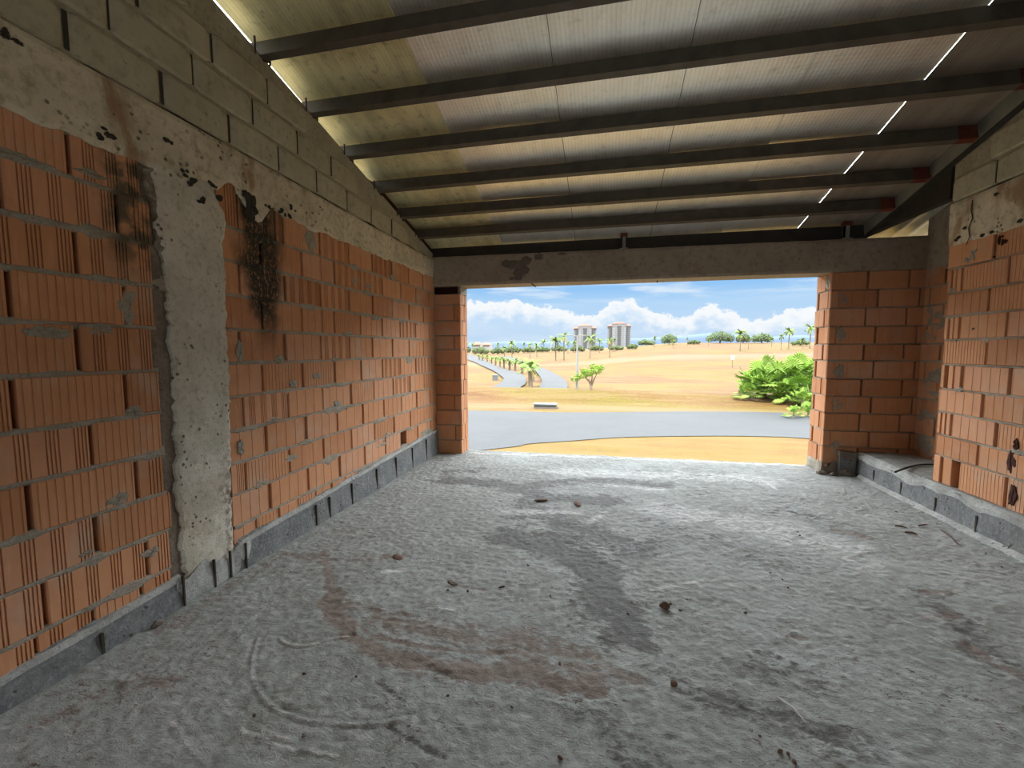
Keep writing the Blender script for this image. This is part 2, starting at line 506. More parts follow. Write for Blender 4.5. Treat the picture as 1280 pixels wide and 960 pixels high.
def slab_face(mb, fr, u0, u1, zlo, zhi, d, mi=0, nu=None, nz=None, amp=.008, back=-.06, seed=0, fu=None):
    """rough cast concrete face with a ragged outline and a returned edge"""
    nu = nu or max(4, int((u1 - u0) / .03)); 
    us = np.linspace(0, 1, nu)
    zs_span = max(zhi((u0 + u1) / 2) - zlo((u0 + u1) / 2), .05)
    nz = nz or max(4, int(zs_span / .03))
    rows = []
    for a in us:
        u = u0 + (u1 - u0) * a
        zl, zh = zlo(u), zhi(u)
        col = []
        for k in range(nz + 1):
            b_ = k / nz
            z = zl + (zh - zl) * b_
            uu = u if fu is None else fu(a, z)
            e = min(a, 1 - a) * (u1 - u0); e2 = min(b_, 1 - b_) * (zh - zl)
            r = min(1, max(0, min(e, e2) / .02))
            dd = d - .008 * (1 - r) + amp * (float(fbm(uu * 7 + seed, z * 7, 31 + seed, 4)) - .5) * 2
            col.append(fr(uu, z, dd))
        col.insert(0, fr(uu if fu is None else fu(a, zl), zl - .0, back)); col.append(fr(uu if fu is None else fu(a, zh), zh, back))
        rows.append(col)
    P = np.array(rows)
    mb.quadgrid(P, mi)
    for i in (0, -1):
        n = P.shape[1]
        q = P[i].copy()
        bk = q.copy()
        for k in range(n):
            uu = u0 if i == 0 else u1
            zz = q[k][2]
            bk[k] = fr(uu if fu is None else fu(0 if i == 0 else 1, zz), zz, back)
        mb.quadgrid(np.array([q, bk]), mi)


def LW(u, z, d=0.0):
    return (-2.278 + .01166 * (u - 1.1) + d, u, z)


def RW(u, z, d=0.0):
    return (2.80 - d, u, z)


def AW(u, z, d=0.0):
    return (3.31 - d, u, z)


def FW(u, z, d=0.0):      # wall with the opening, seen from inside, u = x
    return (u, 5.42 - d, z)


def zwall(y):            # top of the gable walls = underside of purlins
    return 3.454 - .2455 * (y - 2.265)


def beam_top_left(u): return 2.705 - .0197 * u


def lay(mb, fr, rows, rnd, styles, mi=0):
    """rows: (z0, z1, [joint positions], u_start, u_end)"""
    for z0, z1, joints, us, ue in rows:
        edges = [us] + [j for j in sorted(joints) if us + .03 < j < ue - .03] + [ue]
        for a, b in zip(edges[:-1], edges[1:]):
            g = rnd.uniform(.007, .013) if b - a > .25 else .006
            st = rnd.choice(styles)
            brick(mb, fr, a + (g if a != us else 0), b - (g if b != ue else 0), z0 + .007, z1 - .007, st, rnd, mi=mi)


def phase(p, pitch, us, ue):
    k0 = math.floor((us - p) / pitch); out = []
    k = k0
    while p + k * pitch < ue:
        out.append(p + k * pitch); k += 1
    return out


# ================================================================== LEFT WALL
YB = -3.5
wl = empty('wall_left', 'long left wall of ribbed red clay blocks with a pale concrete column, ring beam and grey block gable', 'wall', (-2.35, 1, 0), kind='structure')
rnd = random.Random(11)
mb = MB()
zl = [.10, .235, .445, .65, .87, 1.08, 1.30, 1.52, 1.73, 1.94, 2.155, 2.40]
ph = [1.23, 1.27, 1.47, 1.25, 1.48, 1.23, 1.46, 1.25, 1.48, 1.25, 1.48]
rows = []
for k in range(11):
    pit = .205 if k == 0 else .41
    rows.append((zl[k], zl[k + 1], phase(ph[k], pit, YB, 1.79), YB, 1.79 + rnd.uniform(-.03, .03)))
lay(mb, LW, rows, rnd, ['ribs', 'ribs', 'ribs', 'fine', 'fine'])
zr = [.15, .285, .49, .69, .90, 1.11, 1.32, 1.535, 1.745, 1.955, 2.16, 2.44]
pr = [2.37, 2.50, 2.30, 2.49, 2.31, 2.48, 2.31, 2.50, 2.33, 2.52, 2.34]
for k in range(11):
    pit = .20 if k == 0 else .394
    js = phase(pr[k], pit, 2.2, 5.46)
    if k in (7, 9): js.append(3.13)
    if k in (10,): js.append(2.66)
    rows2 = [(zr[k], zr[k + 1], js, 2.19, 5.46)]
    if k == 1:   # little broken hole near the far corner
        rows2 = [(zr[k], zr[k + 1], js, 2.19, 4.42), (zr[k], zr[k + 1], js, 4.56, 5.46)]
    lay(mb, LW, rows2, rnd, ['bands', 'bands', 'fine', 'ribs', 'plain', 'bands'])
for k in range(1, 11):
    bed(mb, LW, YB, 1.80, lambda u, z=zl[k]: z, rnd, seed=k)
    bed(mb, LW, 2.20, 5.47, lambda u, z=zr[k]: z, rnd, seed=k + 20)
bed(mb, LW, 4.40, 4.58, lambda u: .30, rnd, seed=77)
# filled patches of mortar
for px, py, a, c in ((162, 384, .05, .085), (123, 412, .07, .03), (64, 415, .08, .025), (386, 300, .07, .10), (299, 440, .03, .085), (348, 450, .05, .03),
                     (300, 560, .03, .05), (488, 347, .06, .03), (440, 352, .05, .03), (458, 358, .06, .02), (395, 470, .06, .025), (365, 480, .05, .03),
                     (383, 552, .09, .02), (361, 573, .08, .025), (474, 556, .12, .018), (530, 540, .2, .04), (30, 198, .10, .02), (112, 216, .07, .02), (190, 690, .05, .03),
                     (508, 450, .10, .04), (420, 505, .05, .03), (325, 604, .06, .03), (205, 355, .06, .04), (206, 305, .05, .09), (200, 262, .05, .10), (193, 230, .05, .09)):
    d = ray(px, py); t = -2.27 / d[0]
    blob(mb, LW, t * d[1], CAMH + t * d[2], a, c, rnd)
for k in range(46):
    u = rnd.uniform(2.3, 5.3) if k % 2 else rnd.uniform(-1, 1.7)
    z = rnd.choice(zr[2:]) + rnd.uniform(-.04, .02)
    blob(mb, LW, u, z, rnd.uniform(.02, .09), rnd.uniform(.008, .028), rnd, h=.005)
# rough mortar between the near blocks and the column
slab_face(mb, LW, 1.755, 1.90, lambda u: .12, lambda u: 2.38, -.010, 2, amp=.012, seed=4)
# dark interior of the wall
P = np.array([[LW(u, z, -.075) for z in (0, 3.1)] for u in (YB, 5.75)])
mb.quadgrid(P, 3)
o = mb.build('brickwork', [M['clay_left'], M['mortar_left'], M['mortar_dark'], M['shaded_clay_core']]); local(o, wl)

# plinth of grey base blocks
def ptop(u): return .10 + .045 * max(0, u - .9) + .02 * (float(fbm(u * 6, .3, 3)) - .5)
mb = MB()
for (a, b) in ((YB, 1.83), (2.21, 5.46)):
    n = int((b - a) / .03); us = np.linspace(a, b, n)
    rowsP = []
    for u in us:
        t = ptop(u); nz_ = lambda s: .007 * (float(fbm(u * 14, s * 9, 8)) - .5) * 2
        rowsP.append([LW(u, -.02, .030), LW(u, t * .2, .026 + nz_(.1)), LW(u, t * .5, .022 + nz_(.5)), LW(u, t * .8, .017 + nz_(.9)), LW(u, t, .012 + nz_(1.2)), LW(u, t + .03 + .02 * float(fbm(u * 9, 2, 5)), -.003), LW(u, t + .05, -.05)])
    mb.quadgrid(np.array(rowsP), 0)
    mb.quadgrid(np.array([[LW(u, ptop(u) + .002, .020), LW(u, ptop(u) + .018 + .02 * float(fbm(u * 7, 5, 2)), .006 + .01 * float(fbm(u * 11, 1, 9))), LW(u, ptop(u) + .05, -.05)] for u in us]), 1)
for u in (1.44, 2.93, 3.1, 3.42, 3.85, 4.25, 4.65, 5.05):
    mb.box(LW(u - .006, .005, .018), LW(u + .006, ptop(u) - .02, .032), 2)
o = mb.build('plinth', [M['plinth'], M['cement_wash'], M['gap']]); local(o, wl)

# tie column
mb = MB()
def cedge(a, z):
    l = 1.865 - .02 * smooth(1.2, .5, z) + .03 * (float(fbm(z * 6, 1.1, 6, 4)) - .5) * 2 - .03 * smooth(1.75, 2.1, z) + .022 * (float(fbm(z * 31, 7.1, 16, 3)) - .5) * 2
    r = 2.215 - .03 * smooth(1.2, .4, z) + .012 * (float(fbm(z * 8, 4.1, 7, 4)) - .5) * 2 + .03 * smooth(2.0, 2.2, z) - .06 * smooth(2.2, 2.36, z) + .014 * (float(fbm(z * 34, 3.3, 18, 3)) - .5) * 2
    return l + (r - l) * a
slab_face(mb, LW, 1.86, 2.22, lambda u: .10, lambda u: 2.38, .012, 0, nu=22, nz=150, amp=.009, seed=2, fu=cedge)
o = mb.build('tie_column', M['column'], smooth_=False); local(o, wl)
mb = MB()   # rough foot of the column
slab_face(mb, LW, 1.80, 2.30, lambda u: -.02, lambda u: .165 + .03 * math.sin(u * 23), .024, 0, amp=.012, seed=8)
for u in (1.83, 2.02, 2.13, 2.245):
    mb.box(LW(u - .004, 0, .02), LW(u + .004, .17, .034), 1)
o = mb.build('column_foot', [M['cement_wash'], M['gap']]); local(o, wl)

# ring beam with ragged lower edge
def rb_lo(u):
    z = 2.335 + .006 * (u - 1) + .03 * (float(fbm(u * 5, .7, 12, 4)) - .5) * 2 + .02 * (float(fbm(u * 27, 4.7, 13, 3)) - .5) * 2
    z += .085 * math.exp(-((u - 2.29) / .07) ** 2) - .10 * math.exp(-((u - 2.50) / .07) ** 2) * 1.0 + .05 * math.exp(-((u - 2.63) / .05) ** 2)
    z -= .025 * math.exp(-((u - 1.95) / .12) ** 2)
    return z
mb = MB()
slab_face(mb, LW, YB, 5.44, rb_lo, lambda u: beam_top_left(u) - .012, .012, 0, nu=330, nz=14, amp=.009, seed=1)
for px, py in ((129, 173), (135, 170), (14, 45), (263, 232), (270, 245), (330, 258), (345, 262), (356, 268), (318, 262), (250, 250), (300, 243), (362, 260), (237, 226), (225, 215), (205, 172)):
    d = ray(px, py); t = -2.27 / d[0]
    for q in range(3):
        blob(mb, LW, t * d[1] + rnd.uniform(-.03, .03), CAMH + t * d[2] + rnd.uniform(-.02, .02), rnd.uniform(.008, .02), rnd.uniform(.006, .016), rnd, 1, h=.001, d=.018)
blob(mb, LW, 2.44, 2.33, .05, .10, rnd, 1, h=.002, d=.014)
o = mb.build('ring_beam', [M['beam'], M['gap']]); local(o, wl)

# gable of concrete blocks
def gable(mb, fr, u0, u1, zb, ztop, joints, nrow, rnd):
    """zb(u): bottom of first course"""
    H = .203
    # mortar face behind / stepped infill
    n = int((u1 - u0) / .05); us = np.linspace(u0, u1, n)
    mb.quadgrid(np.array([[fr(u, zb(u) - .01, -.016), fr(u, (zb(u) + ztop(u)) / 2, -.014 + .004 * math.sin(u * 31)), fr(u, ztop(u), -.012), fr(u, ztop(u), -.15)] for u in us]), 1)
    for r in range(nrow):
        for a, b in zip(joints[r][:-1], joints[r][1:]):
            if b < u0 + .05 or a > u1 - .05: continue
            a_, b_ = max(a, u0), min(b, u1)
            if abs(b_ - a_) < .08: continue
            g = rnd.uniform(.004, .012)
            za = [zb(a_) + r * H, zb(b_) + r * H]
            top = [min(za[0] + H, ztop(a_) - .015), min(za[1] + H, ztop(b_) - .015)]
            if top[1] - za[1] < .16 or top[0] - za[0] < .16: continue
            dd = rnd.uniform(-.004, .006)
            A0, B0 = a_ + g, b_ - g
            P = []
            for k in range(11):
                s = k / 10; u = A0 + (B0 - A0) * s
                e = min(s, 1 - s) * (B0 - A0)
                ed = -.012 * max(0, 1 - e / .02) ** 2
                zl_ = za[0] + (za[1] - za[0]) * s + .007; zh_ = top[0] + (top[1] - top[0]) * s - .006
                cr = .018 * max(0, 1 - e / .03) ** 2
                j = .004 * (float(fbm(u * 9, r * 3.3, 4)) - .5)
                P.append([fr(u, zl_ + cr * .4, dd - .04), fr(u, zl_ + cr * .4, dd - .012 + ed), fr(u, zl_ + .012 + cr * .4, dd + ed + j), fr(u, (zl_ + zh_) / 2, dd + ed + j), fr(u, zh_ - .022 - cr, dd + ed + j), fr(u, zh_ - .006 - cr * .6, dd - .007 + ed), fr(u, zh_ - cr * .6, dd - .04)])
            P = np.array(P)
            mb.quadgrid(P, 0)
            for i, uu in ((0, A0), (-1, B0)):
                bk = P[i].copy()
                for q in range(len(bk)): bk[q] = fr(uu, P[i][q][2], dd - .05)
                mb.quadgrid(np.array([P[i], bk]), 0)
            # open dark head joint
            w = g * .9
            mb.poly([fr(a_ - w, za[0] + .02, -.010), fr(a_ + w, za[0] + .02, -.010), fr(a_ + w, za[0] + H - .02, -.010), fr(a_ - w, za[0] + H - .02, -.010)], 2)
    # dark bed line on top of the ring beam
    us = np.linspace(u0, u1, 120)
    mb.quadgrid(np.array([[fr(u, zb(u) - .012 - .02 * max(0, float(fbm(u * 8, 3, 2)) - .45), -.004), fr(u, zb(u) - .008 + .05 * max(0, float(fbm(u * 7, 8, 2)) - .45), -.003)] for u in us]), 2)

J1 = [1.51 + .405 * k for k in range(-13, 11)]
j2 = [at(px, py, 0, -2.26)[1] for px, py in ((140.6, 28), (243.6, 96.6), (318, 147), (372.7, 186), (414.4, 213), (447.4, 237))]
j3 = [at(px, py, 0, -2.26)[1] for px, py in ((176, 15), (268, 78), (336, 130), (386.4, 170))]
j4 = [at(px, py, 0, -2.26)[1] for px, py in ((237, 2), (292.8, 68), (352.6, 113))]
def ext(js, hi=8):
    lo = [js[0] - .405 * k for k in range(12, 0, -1)]
    return lo + js + [js[-1] + .405 * k for k in range(1, hi)]
mb = MB()
rg = random.Random(3)
gable(mb, LW, YB, 5.44, lambda u: beam_top_left(u), zwall, [J1, ext(j2), ext(j3), ext(j4)] + [ext(j2 if k % 2 else j3) for k in range(7)], 10, rg)
o = mb.build('gable_blocks', [M['cmu'], M['cmu_mortar'], M['gap']]); local(o, wl)

# ================================================================== RIGHT WALL
wr = empty('wall_right', 'right wall of banded clay blocks with toothed end, cracked concrete beam and grey blocks above', 'wall', (2.85, 3, .27), kind='structure')
rnd = random.Random(23)
mb = MB()
zR = [.265, .50, .677, .872, 1.068, 1.273, 1.477, 1.67, 1.86, 2.06, 2.26]
YE = 4.33
s_ = 1.011
jr = [[4.06, 3.65], [3.90], [4.17, 3.76], [3.90], [4.095, 3.69], [3.905], [4.165, 3.75], [3.92], [4.175, 3.77], [3.91]]
for k in range(10):
    js = jr[k]
    js = js + [min(js) - .405 * q for q in range(1, 19)]
    if len(jr[k]) == 2:
        # toothed course: cut block shows its core slots at the wall end
        a, b = jr[k][0], YE - .004
        lay(mb, RW, [(zR[k], zR[k + 1], js, YB, a - .006)], rnd, ['bands', 'bands', 'bands', 'fine'] if k < 8 else ['fine'])
        if k:
            w = (b - a) / 3
            for q, (c0, c1) in enumerate(((a + .022, a + .022 + .045 * w / .055), (a + .1 * 0 + 1.35 * w, a + 2.05 * w), (b - .035, b))):
                brick(mb, RW, c0, c1, zR[k] + .007, zR[k + 1] - .007, 'plain', rnd)
            mb.quadgrid(np.array([[RW(u, z, -.055) for z in (zR[k], zR[k + 1])] for u in (a - .03, b)]), 3)
        else:
            brick(mb, RW, YE - .075, YE, .27, .497, 'plain', rnd)
            brick(mb, RW, 4.135, YE - .105, .27, .497, 'plain', rnd)
            brick(mb, RW, 3.995 - .03, 4.02 - .03, .27, .29, 'plain', rnd)
    else:
        lay(mb, RW, [(zR[k], zR[k + 1], js, YB, YE + rnd.uniform(-.012, .012))], rnd, ['bands', 'bands', 'bands', 'fine'] if k < 8 else ['fine', 'plain'])
for k in range(1, 10):
    bed(mb, RW, YB, YE - .01, lambda u, z=zR[k]: z, rnd, seed=k + 60, w=.011, base=-.012)
for px, py, a, c in ((1196, 487, .05, .02), (1188, 363, .03, .02), (1215, 318, .03, .05), (1208, 325, .05, .03), (1268, 565, .06, .02), (1190, 426, .03, .01), (1216, 411, .012, .012)):
    p = at(px, py, 0, 2.79); blob(mb, RW, p[1], p[2], a, c, rnd)
for px, py, a, c in ((1255, 302, .014, .014), (1247, 300, .008, .03), (1250, 296, .014, .006), (1251, 303, .008, .022), (1262, 577, .035, .08), (1268, 556, .02, .04), (1264, 620, .03, .07), (1215, 411, .012, .008), (1241, 321, .008, .008)):
    p = at(px, py, 0, 2.79); blob(mb, RW, p[1], p[2], a, c, rnd, 3, h=.001, d=.004)  # hole shade and scratched marks painted as dark blobs
mb.quadgrid(np.array([[RW(u, z, -.07) for z in (.26, 2.3)] for u in (YB, YE - .02)]), 3)
mb.quadgrid(np.array([[RW(YE - .006, z, d) for z in (.26, 2.26)] for d in (-.01, -.16)]), 0)
mb.quadgrid(np.array([[RW(u, z, -.16) for z in (.26, 2.26)] for u in (YB, YE - .006)]), 0)
o = mb.build('brickwork', [M['clay'], M['mortar'], M['mortar_dark'], M['shaded_clay_core']]); local(o, wr)

mb = MB()
def rlo(u): return 2.245 + .012 * (float(fbm(u * 7, 3.7, 15, 4)) - .5) * 2
slab_face(mb, RW, YB, YE + .02, rlo, lambda u: 2.595, .012, 0, nu=240, nz=12, amp=.007, back=-.16, seed=5)
# crack
ck = [(1216, 250), (1214, 262), (1216, 272), (1211, 285), (1212, 296), (1208, 306)]
pts = [at(px, py, 0, 2.785) for px, py in ck]
for p, q in zip(pts[:-1], pts[1:]):
    p = np.array([2.7845, p[1], p[2]]); q = np.array([2.7845, q[1], q[2]])
    mb.poly([p + (0, -.006, 0), p + (0, .006, 0), q + (0, .006, 0), q + (0, -.006, 0)], 1)
for px, py in ((1245, 243), (1206, 285), (1195, 300), (1198, 297), (1240, 290), (1228, 294), (1275, 276)):
    p = at(px, py, 0, 2.785); blob(mb, RW, p[1], p[2], .018, .012, rnd, 1, h=.001, d=.019)
o = mb.build('ring_beam', [M['beam'], M['gap']]); local(o, wr)
mb = MB()
gj = [3.955 - .405 * k for k in range(18, -1, -1)] + [YE + .03]
gj2 = [3.93 + .1 - .405 * k for k in range(18, -1, -1)] + [YE + .03]
gable(mb, RW, YB, YE + .03, lambda u: 2.605, lambda u: zwall(u) + .02, [gj, gj2, gj, gj2] + [gj, gj2] * 4, 11, random.Random(5))
mb.quadgrid(np.array([[RW(YE + .025, z, d) for z in (2.6, 2.95)] for d in (-.01, -.16)]), 0)
o = mb.build('gable_blocks', [M['cmu'], M['cmu_mortar'], M['gap']]); local(o, wr)

# plinth below it, running on to the opening
pw = empty('trim_1', 'low grey block kerb with pale cement wash along the right side of the floor', 'kerb', (2.78, 4, 0), kind='structure')
mb = MB()
us = np.linspace(YB, 5.40, 340)
def kx(u, s): return .010 * (float(fbm(u * 11, s * 7, 44)) - .5)
def kt(u): return .205 + .05 * (float(fbm(u * 4.2, 2.2, 41, 4)) - .5) * 2
mb.quadgrid(np.array([[(2.745 + kx(u, 0), u, -.02), (2.752 + kx(u, 1), u, .03), (2.757 + kx(u, 2), u, .09), (2.758 + kx(u, 3), u, kt(u)), (2.762, u, kt(u) + .02), (2.80, u, kt(u) + .03)] for u in us]), 0)
o = mb.build('base_blocks', M['plinth']); local(o, pw)
mb = MB()
mb.quadgrid(np.array([[(2.753 + kx(u, 3), u, kt(u) - .012), (2.750 + kx(u, 5) * 1.6, u, kt(u) + .025), (2.762 + kx(u, 6), u, .245 + .02 * (float(fbm(u * 5, 9, 3)) - .5)), (2.79, u, .268 + .015 * (float(fbm(u * 5, 4, 3)) - .5)), (2.90, u, .268)] for u in us]), 0)
rows_ = []
for u in np.linspace(YB, 5.3, 200):
    w = .03 + .03 * float(fbm(u * 6, 1, 88))
    rows_.append([(2.75 - w, u, -.004), (2.75 - w * .6, u, .010), (2.752, u, .022 + .02 * float(fbm(u * 8, 2, 88)))])
mb.quadgrid(np.array(rows_), 0)
o = mb.build('cement_wash', M['cement_wash']); local(o, pw)
mb = MB()
for u in (5.06, 4.64, 4.21, 3.80, 3.39, 2.98, 2.57):
    mb.box((2.7505, u - .007, .02), (2.765, u + .007, .15), 0)
o = mb.build('joint', M['gap']); local(o, pw)
mb = MB()
mb.hexa([(2.575, 5.35, -.01), (2.735, 5.345, -.01), (2.735, 5.42, -.01), (2.58, 5.42, -.01), (2.585, 5.357, .265), (2.735, 5.352, .255), (2.735, 5.42, .26), (2.59, 5.42, .265)], 0)
mb.hexa([(2.574, 5.346, .19), (2.738, 5.341, .185), (2.738, 5.42, .185), (2.576, 5.42, .19), (2.570, 5.349, .272), (2.738, 5.344, .262), (2.738, 5.42, .262), (2.575, 5.42, .272)], 1)
o = mb.build('end_block', [M['plinth'], M['rubble']]); local(o, pw)

# raised slab of the recess
mb = MB()
P = np.array([[(x, y, .268 + .012 * (float(fbm(x * 5, y * 5, 71)) - .5) * 2) for y in np.linspace(1.0, 5.44, 110)] for x in np.linspace(2.78, 3.32, 14)])
mb.quadgrid(P, 0)
led = mb.build('floor_ledge', M['floor']); tag(led, 'raised concrete ledge floor in the dark recess behind the right wall end', 'floor', kind='structure')

# recess side wall
wa = empty('wall_recess', 'shadowed side wall of the recess, clay blocks smeared with grey mortar', 'wall', (3.35, 4.5, .27), kind='structure')
rnd = random.Random(31)
mb = MB()
zF = [.0, .115, .308, .492, .691, .882, 1.075, 1.276, 1.458, 1.653, 1.855, 2.05, 2.26]
for k in range(1, 12):
    lay(mb, AW, [(zF[k], zF[k + 1], phase(4.95 + .2 * (k % 2), .40, 1, 5.45), 1.0, 5.44)], rnd, ['plain', 'fine'])
    bed(mb, AW, 1, 5.44, lambda u, z=zF[k + 1]: z, rnd, seed=k + 90)
for k in range(40):
    blob(mb, AW, rnd.uniform(4.3, 5.3), rnd.uniform(.4, 1.75), rnd.uniform(.05, .16), rnd.uniform(.05, .12), rnd, h=.004)
mb.quadgrid(np.array([[AW(u, z, -.07) for z in (.0, 3.6)] for u in (1.0, 5.45)]), 3)
mb.quadgrid(np.array([[(x, 1.0, z) for z in (0, 4)] for x in (2.9, 3.4)]), 3)
o = mb.build('brickwork', [M['clay'], M['mortar'], M['mortar_dark'], M['shaded_clay_core']]); local(o, wa)
mb = MB()
slab_face(mb, AW, 1.0, 5.44, lambda u: 2.2 + .05 * (float(fbm(u * 4, 2, 19)) - .5), lambda u: zwall(u) + .10, .006, 0, nu=60, nz=18, amp=.01, seed=12)
o = mb.build('upper_concrete', M['lintel']); local(o, wa)

# ================================================================== FRONT WALL (with the opening)
wf = empty('wall_front', 'front wall with the wide opening, clay block piers under a grey concrete lintel', 'wall', (0, 5.55, 0), kind='structure')
rnd = random.Random(41)
YO = 5.735
mb = MB()
zP = [-.01, .183, .392, .593, .797, .997, 1.207, 1.41, 1.596, 1.793, 2.003, 2.15]
FWl = lambda u, z, d=0: (u, 5.455 - d, z)
for k in range(11):
    js = [-1.955] if k % 2 else []
    lay(mb, FWl, [(zP[k], zP[k + 1], js, -2.30, -1.872)], rnd, ['plain'])
    if k: bed(mb, FWl, -2.26, -1.875, lambda u, z=zP[k]: z, rnd, seed=k + 120, w=.009, base=-.012)
# reveal of the pier: block ends with open cores
RVL = lambda u, z, d=0: (-1.868 + d, u, z)
for k in range(11):
    if k % 2:
        lay(mb, RVL, [(zP[k], zP[k + 1], [5.60], 5.462, YO)], rnd, ['plain'])
    else:
        for a, b in ((5.462, 5.525), (5.548, 5.645), (5.66, YO)):
            brick(mb, RVL, a, b, zP[k] + .007, zP[k + 1] - .007, 'plain', rnd)
    if k: bed(mb, RVL, 5.46, YO, lambda u, z=zP[k]: z, rnd, seed=k + 140, w=.009, base=-.012)
mb.box((-2.32, 5.53, -.01), (-1.95, YO - .005, 2.16), 3)
brick(mb, lambda u, z, d=0: (u, YO + d, z), -2.3, -1.87, 0, 2.16, 'plain', rnd)
# piece of grey filler under the lintel
mb.box((-2.30, 5.56, 2.15), (-1.90, YO, 2.25), 3)
mb.box((-1.90, 5.462, 2.145), (-1.868, YO, 2.25), 1)
o = mb.build('left_pier', [M['clay'], M['mortar'], M['mortar_dark'], M['shaded_clay_core']]); local(o, wf)

mb = MB()
XJ = 2.432
for k in range(12):
    js = phase(2.78 if k % 2 else 2.885, .385, 2.44, 3.36)
    z1 = zF[k + 1] if k < 11 else 2.25
    lay(mb, FW, [(zF[k], z1, js, XJ, 3.36)], rnd, ['plain'])
    if k: bed(mb, FW, XJ + .01, 3.33, lambda u, z=zF[k]: z, rnd, seed=k + 150, w=.009, base=-.011)
RVR = lambda u, z, d=0: (XJ - .002 - d, u, z)
for k in range(1, 12):
    z1 = zF[k + 1] if k < 11 else 2.25
    if k % 2:
        for a, b in ((5.428, 5.47), (5.488, 5.52), (5.545, YO + .02)):
            brick(mb, RVR, a, b, zF[k] + .007, z1 - .007, 'plain', rnd)
    else:
        for a, b in ((5.428, 5.458), (5.466, 5.66), (5.70, YO)):
            brick(mb, RVR, a, b, zF[k] + .007, z1 - .007, 'plain', rnd)
    bed(mb, RVR, 5.43, YO, lambda u, z=zF[k]: z, rnd, seed=k + 170, w=.009, base=-.012)
mb.box((XJ + .03, 5.50, -.01), (3.4, YO - .01, 2.25), 3)
slab_face(mb, RVR, 5.43, YO + .04, lambda u: -.01, lambda u: .125, .012, 1, amp=.02, seed=3)
slab_face(mb, FW, XJ - .01, 2.62, lambda u: -.01, lambda u: .11 + .05 * math.sin(u * 40), .02, 2, amp=.025, seed=6)
for px, py, a, c in ((1030, 360, .05, .12), (1036, 356, .05, .1)):
    blob(mb, RVR, 5.5, 2.15, .06, .09, rnd)
for z in (.3, .78, 1.16, 1.56, 1.95):
    blob(mb, FW, 2.56, z, .05, .08, rnd, h=.004)
mb.quadgrid(np.array([[(x, YO, z) for z in (0, 2.25)] for x in (XJ, 3.4)]), 0)
o = mb.build('right_pier', [M['clay'], M['mortar'], M['mortar_dark'], M['shaded_clay_core']]); local(o, wf)

mb = MB()
FLn = lambda u, z, d=0: (u, 5.435 - d, z)
slab_face(mb, FLn, -2.27, 3.34, lambda u: 2.245 + .004 * (float(fbm(u * 9, 7, 24)) - .5), lambda u: 2.612 - .006 * u + .008 * (float(fbm(u * 9, 1, 25)) - .5), .012, 0, nu=190, nz=12, amp=.005, back=-.30, seed=9)
mb.quadgrid(np.array([[(u, 5.735, z) for z in (2.245, 2.61)] for u in (-2.3, 3.4)]), 0)
for px, py, a, c in ((645, 331, .16, .05), (652, 336, .09, .09), (648, 343, .07, .07), (673, 321, .06, .04), (632, 329, .06, .04), (657, 326, .08, .05), (702, 317, .05, .015), (640, 348, .04, .02)):
    p = at(px, py, 1, 5.42); blob(mb, FLn, p[0], p[2], a, c, rnd, 1, h=.0015, d=.016)
o = mb.build('lintel', [M['lintel'], M['lintel_patch']]); local(o, wf)
mb = MB()
p = at(671, 354, 1, 5.45)
mb.box((p[0] - .07, 5.44, 2.236), (p[0] - .055, 5.73, 2.247), 0)
mb.tube([(.62, 5.6, 2.25), (.625, 5.602, 2.222)], .008, 6)
o = mb.build('nail', M['rebar']); local(o, wf)

# back wall behind the camera, its unseen wide opening added for fill light
wb = empty('wall_back', 'plain clay block wall behind the viewer with a wide opening added for fill light', 'wall', (0, YB, 0), kind='structure')
mb = MB()
BK = (-2.0, 2.4, 2.6)
mb.box((-2.4, YB - .12, 0), (BK[0], YB, 5.2)); mb.box((BK[1], YB - .12, 0), (3.5, YB, 5.2)); mb.box((BK[0], YB - .12, BK[2]), (BK[1], YB, 5.2))
o = mb.build('brickwork', M['clay']); local(o, wb)

# ================================================================== FLOOR
def polydist(X, Y, pts):
    D = np.full(X.shape, 9.0)
    for (x0, y0), (x1, y1) in zip(pts[:-1], pts[1:]):
        dx, dy = x1 - x0, y1 - y0
        t = np.clip(((X - x0) * dx + (Y - y0) * dy) / (dx * dx + dy * dy + 1e-9), 0, 1)
        D = np.minimum(D, np.hypot(X - x0 - t * dx, Y - y0 - t * dy))
    return D

def F(*pp): return [tuple(at(x, y, 2, 0)[:2]) for x, y in pp]

def curve(pts, n=6):
    out = []
    P = [pts[0]] + list(pts) + [pts[-1]]
    for i in range(1, len(P) - 2):
        for k in range(n):
            t = k / n
            q = [.5 * (2 * P[i][a] + (P[i + 1][a] - P[i - 1][a]) * t + (2 * P[i - 1][a] - 5 * P[i][a] + 4 * P[i + 1][a] - P[i + 2][a]) * t * t + (-P[i - 1][a] + 3 * P[i][a] - 3 * P[i + 1][a] + P[i + 2][a]) * t ** 3) for a in (0, 1)]
            out.append(tuple(q))
    return out + [pts[-1]]

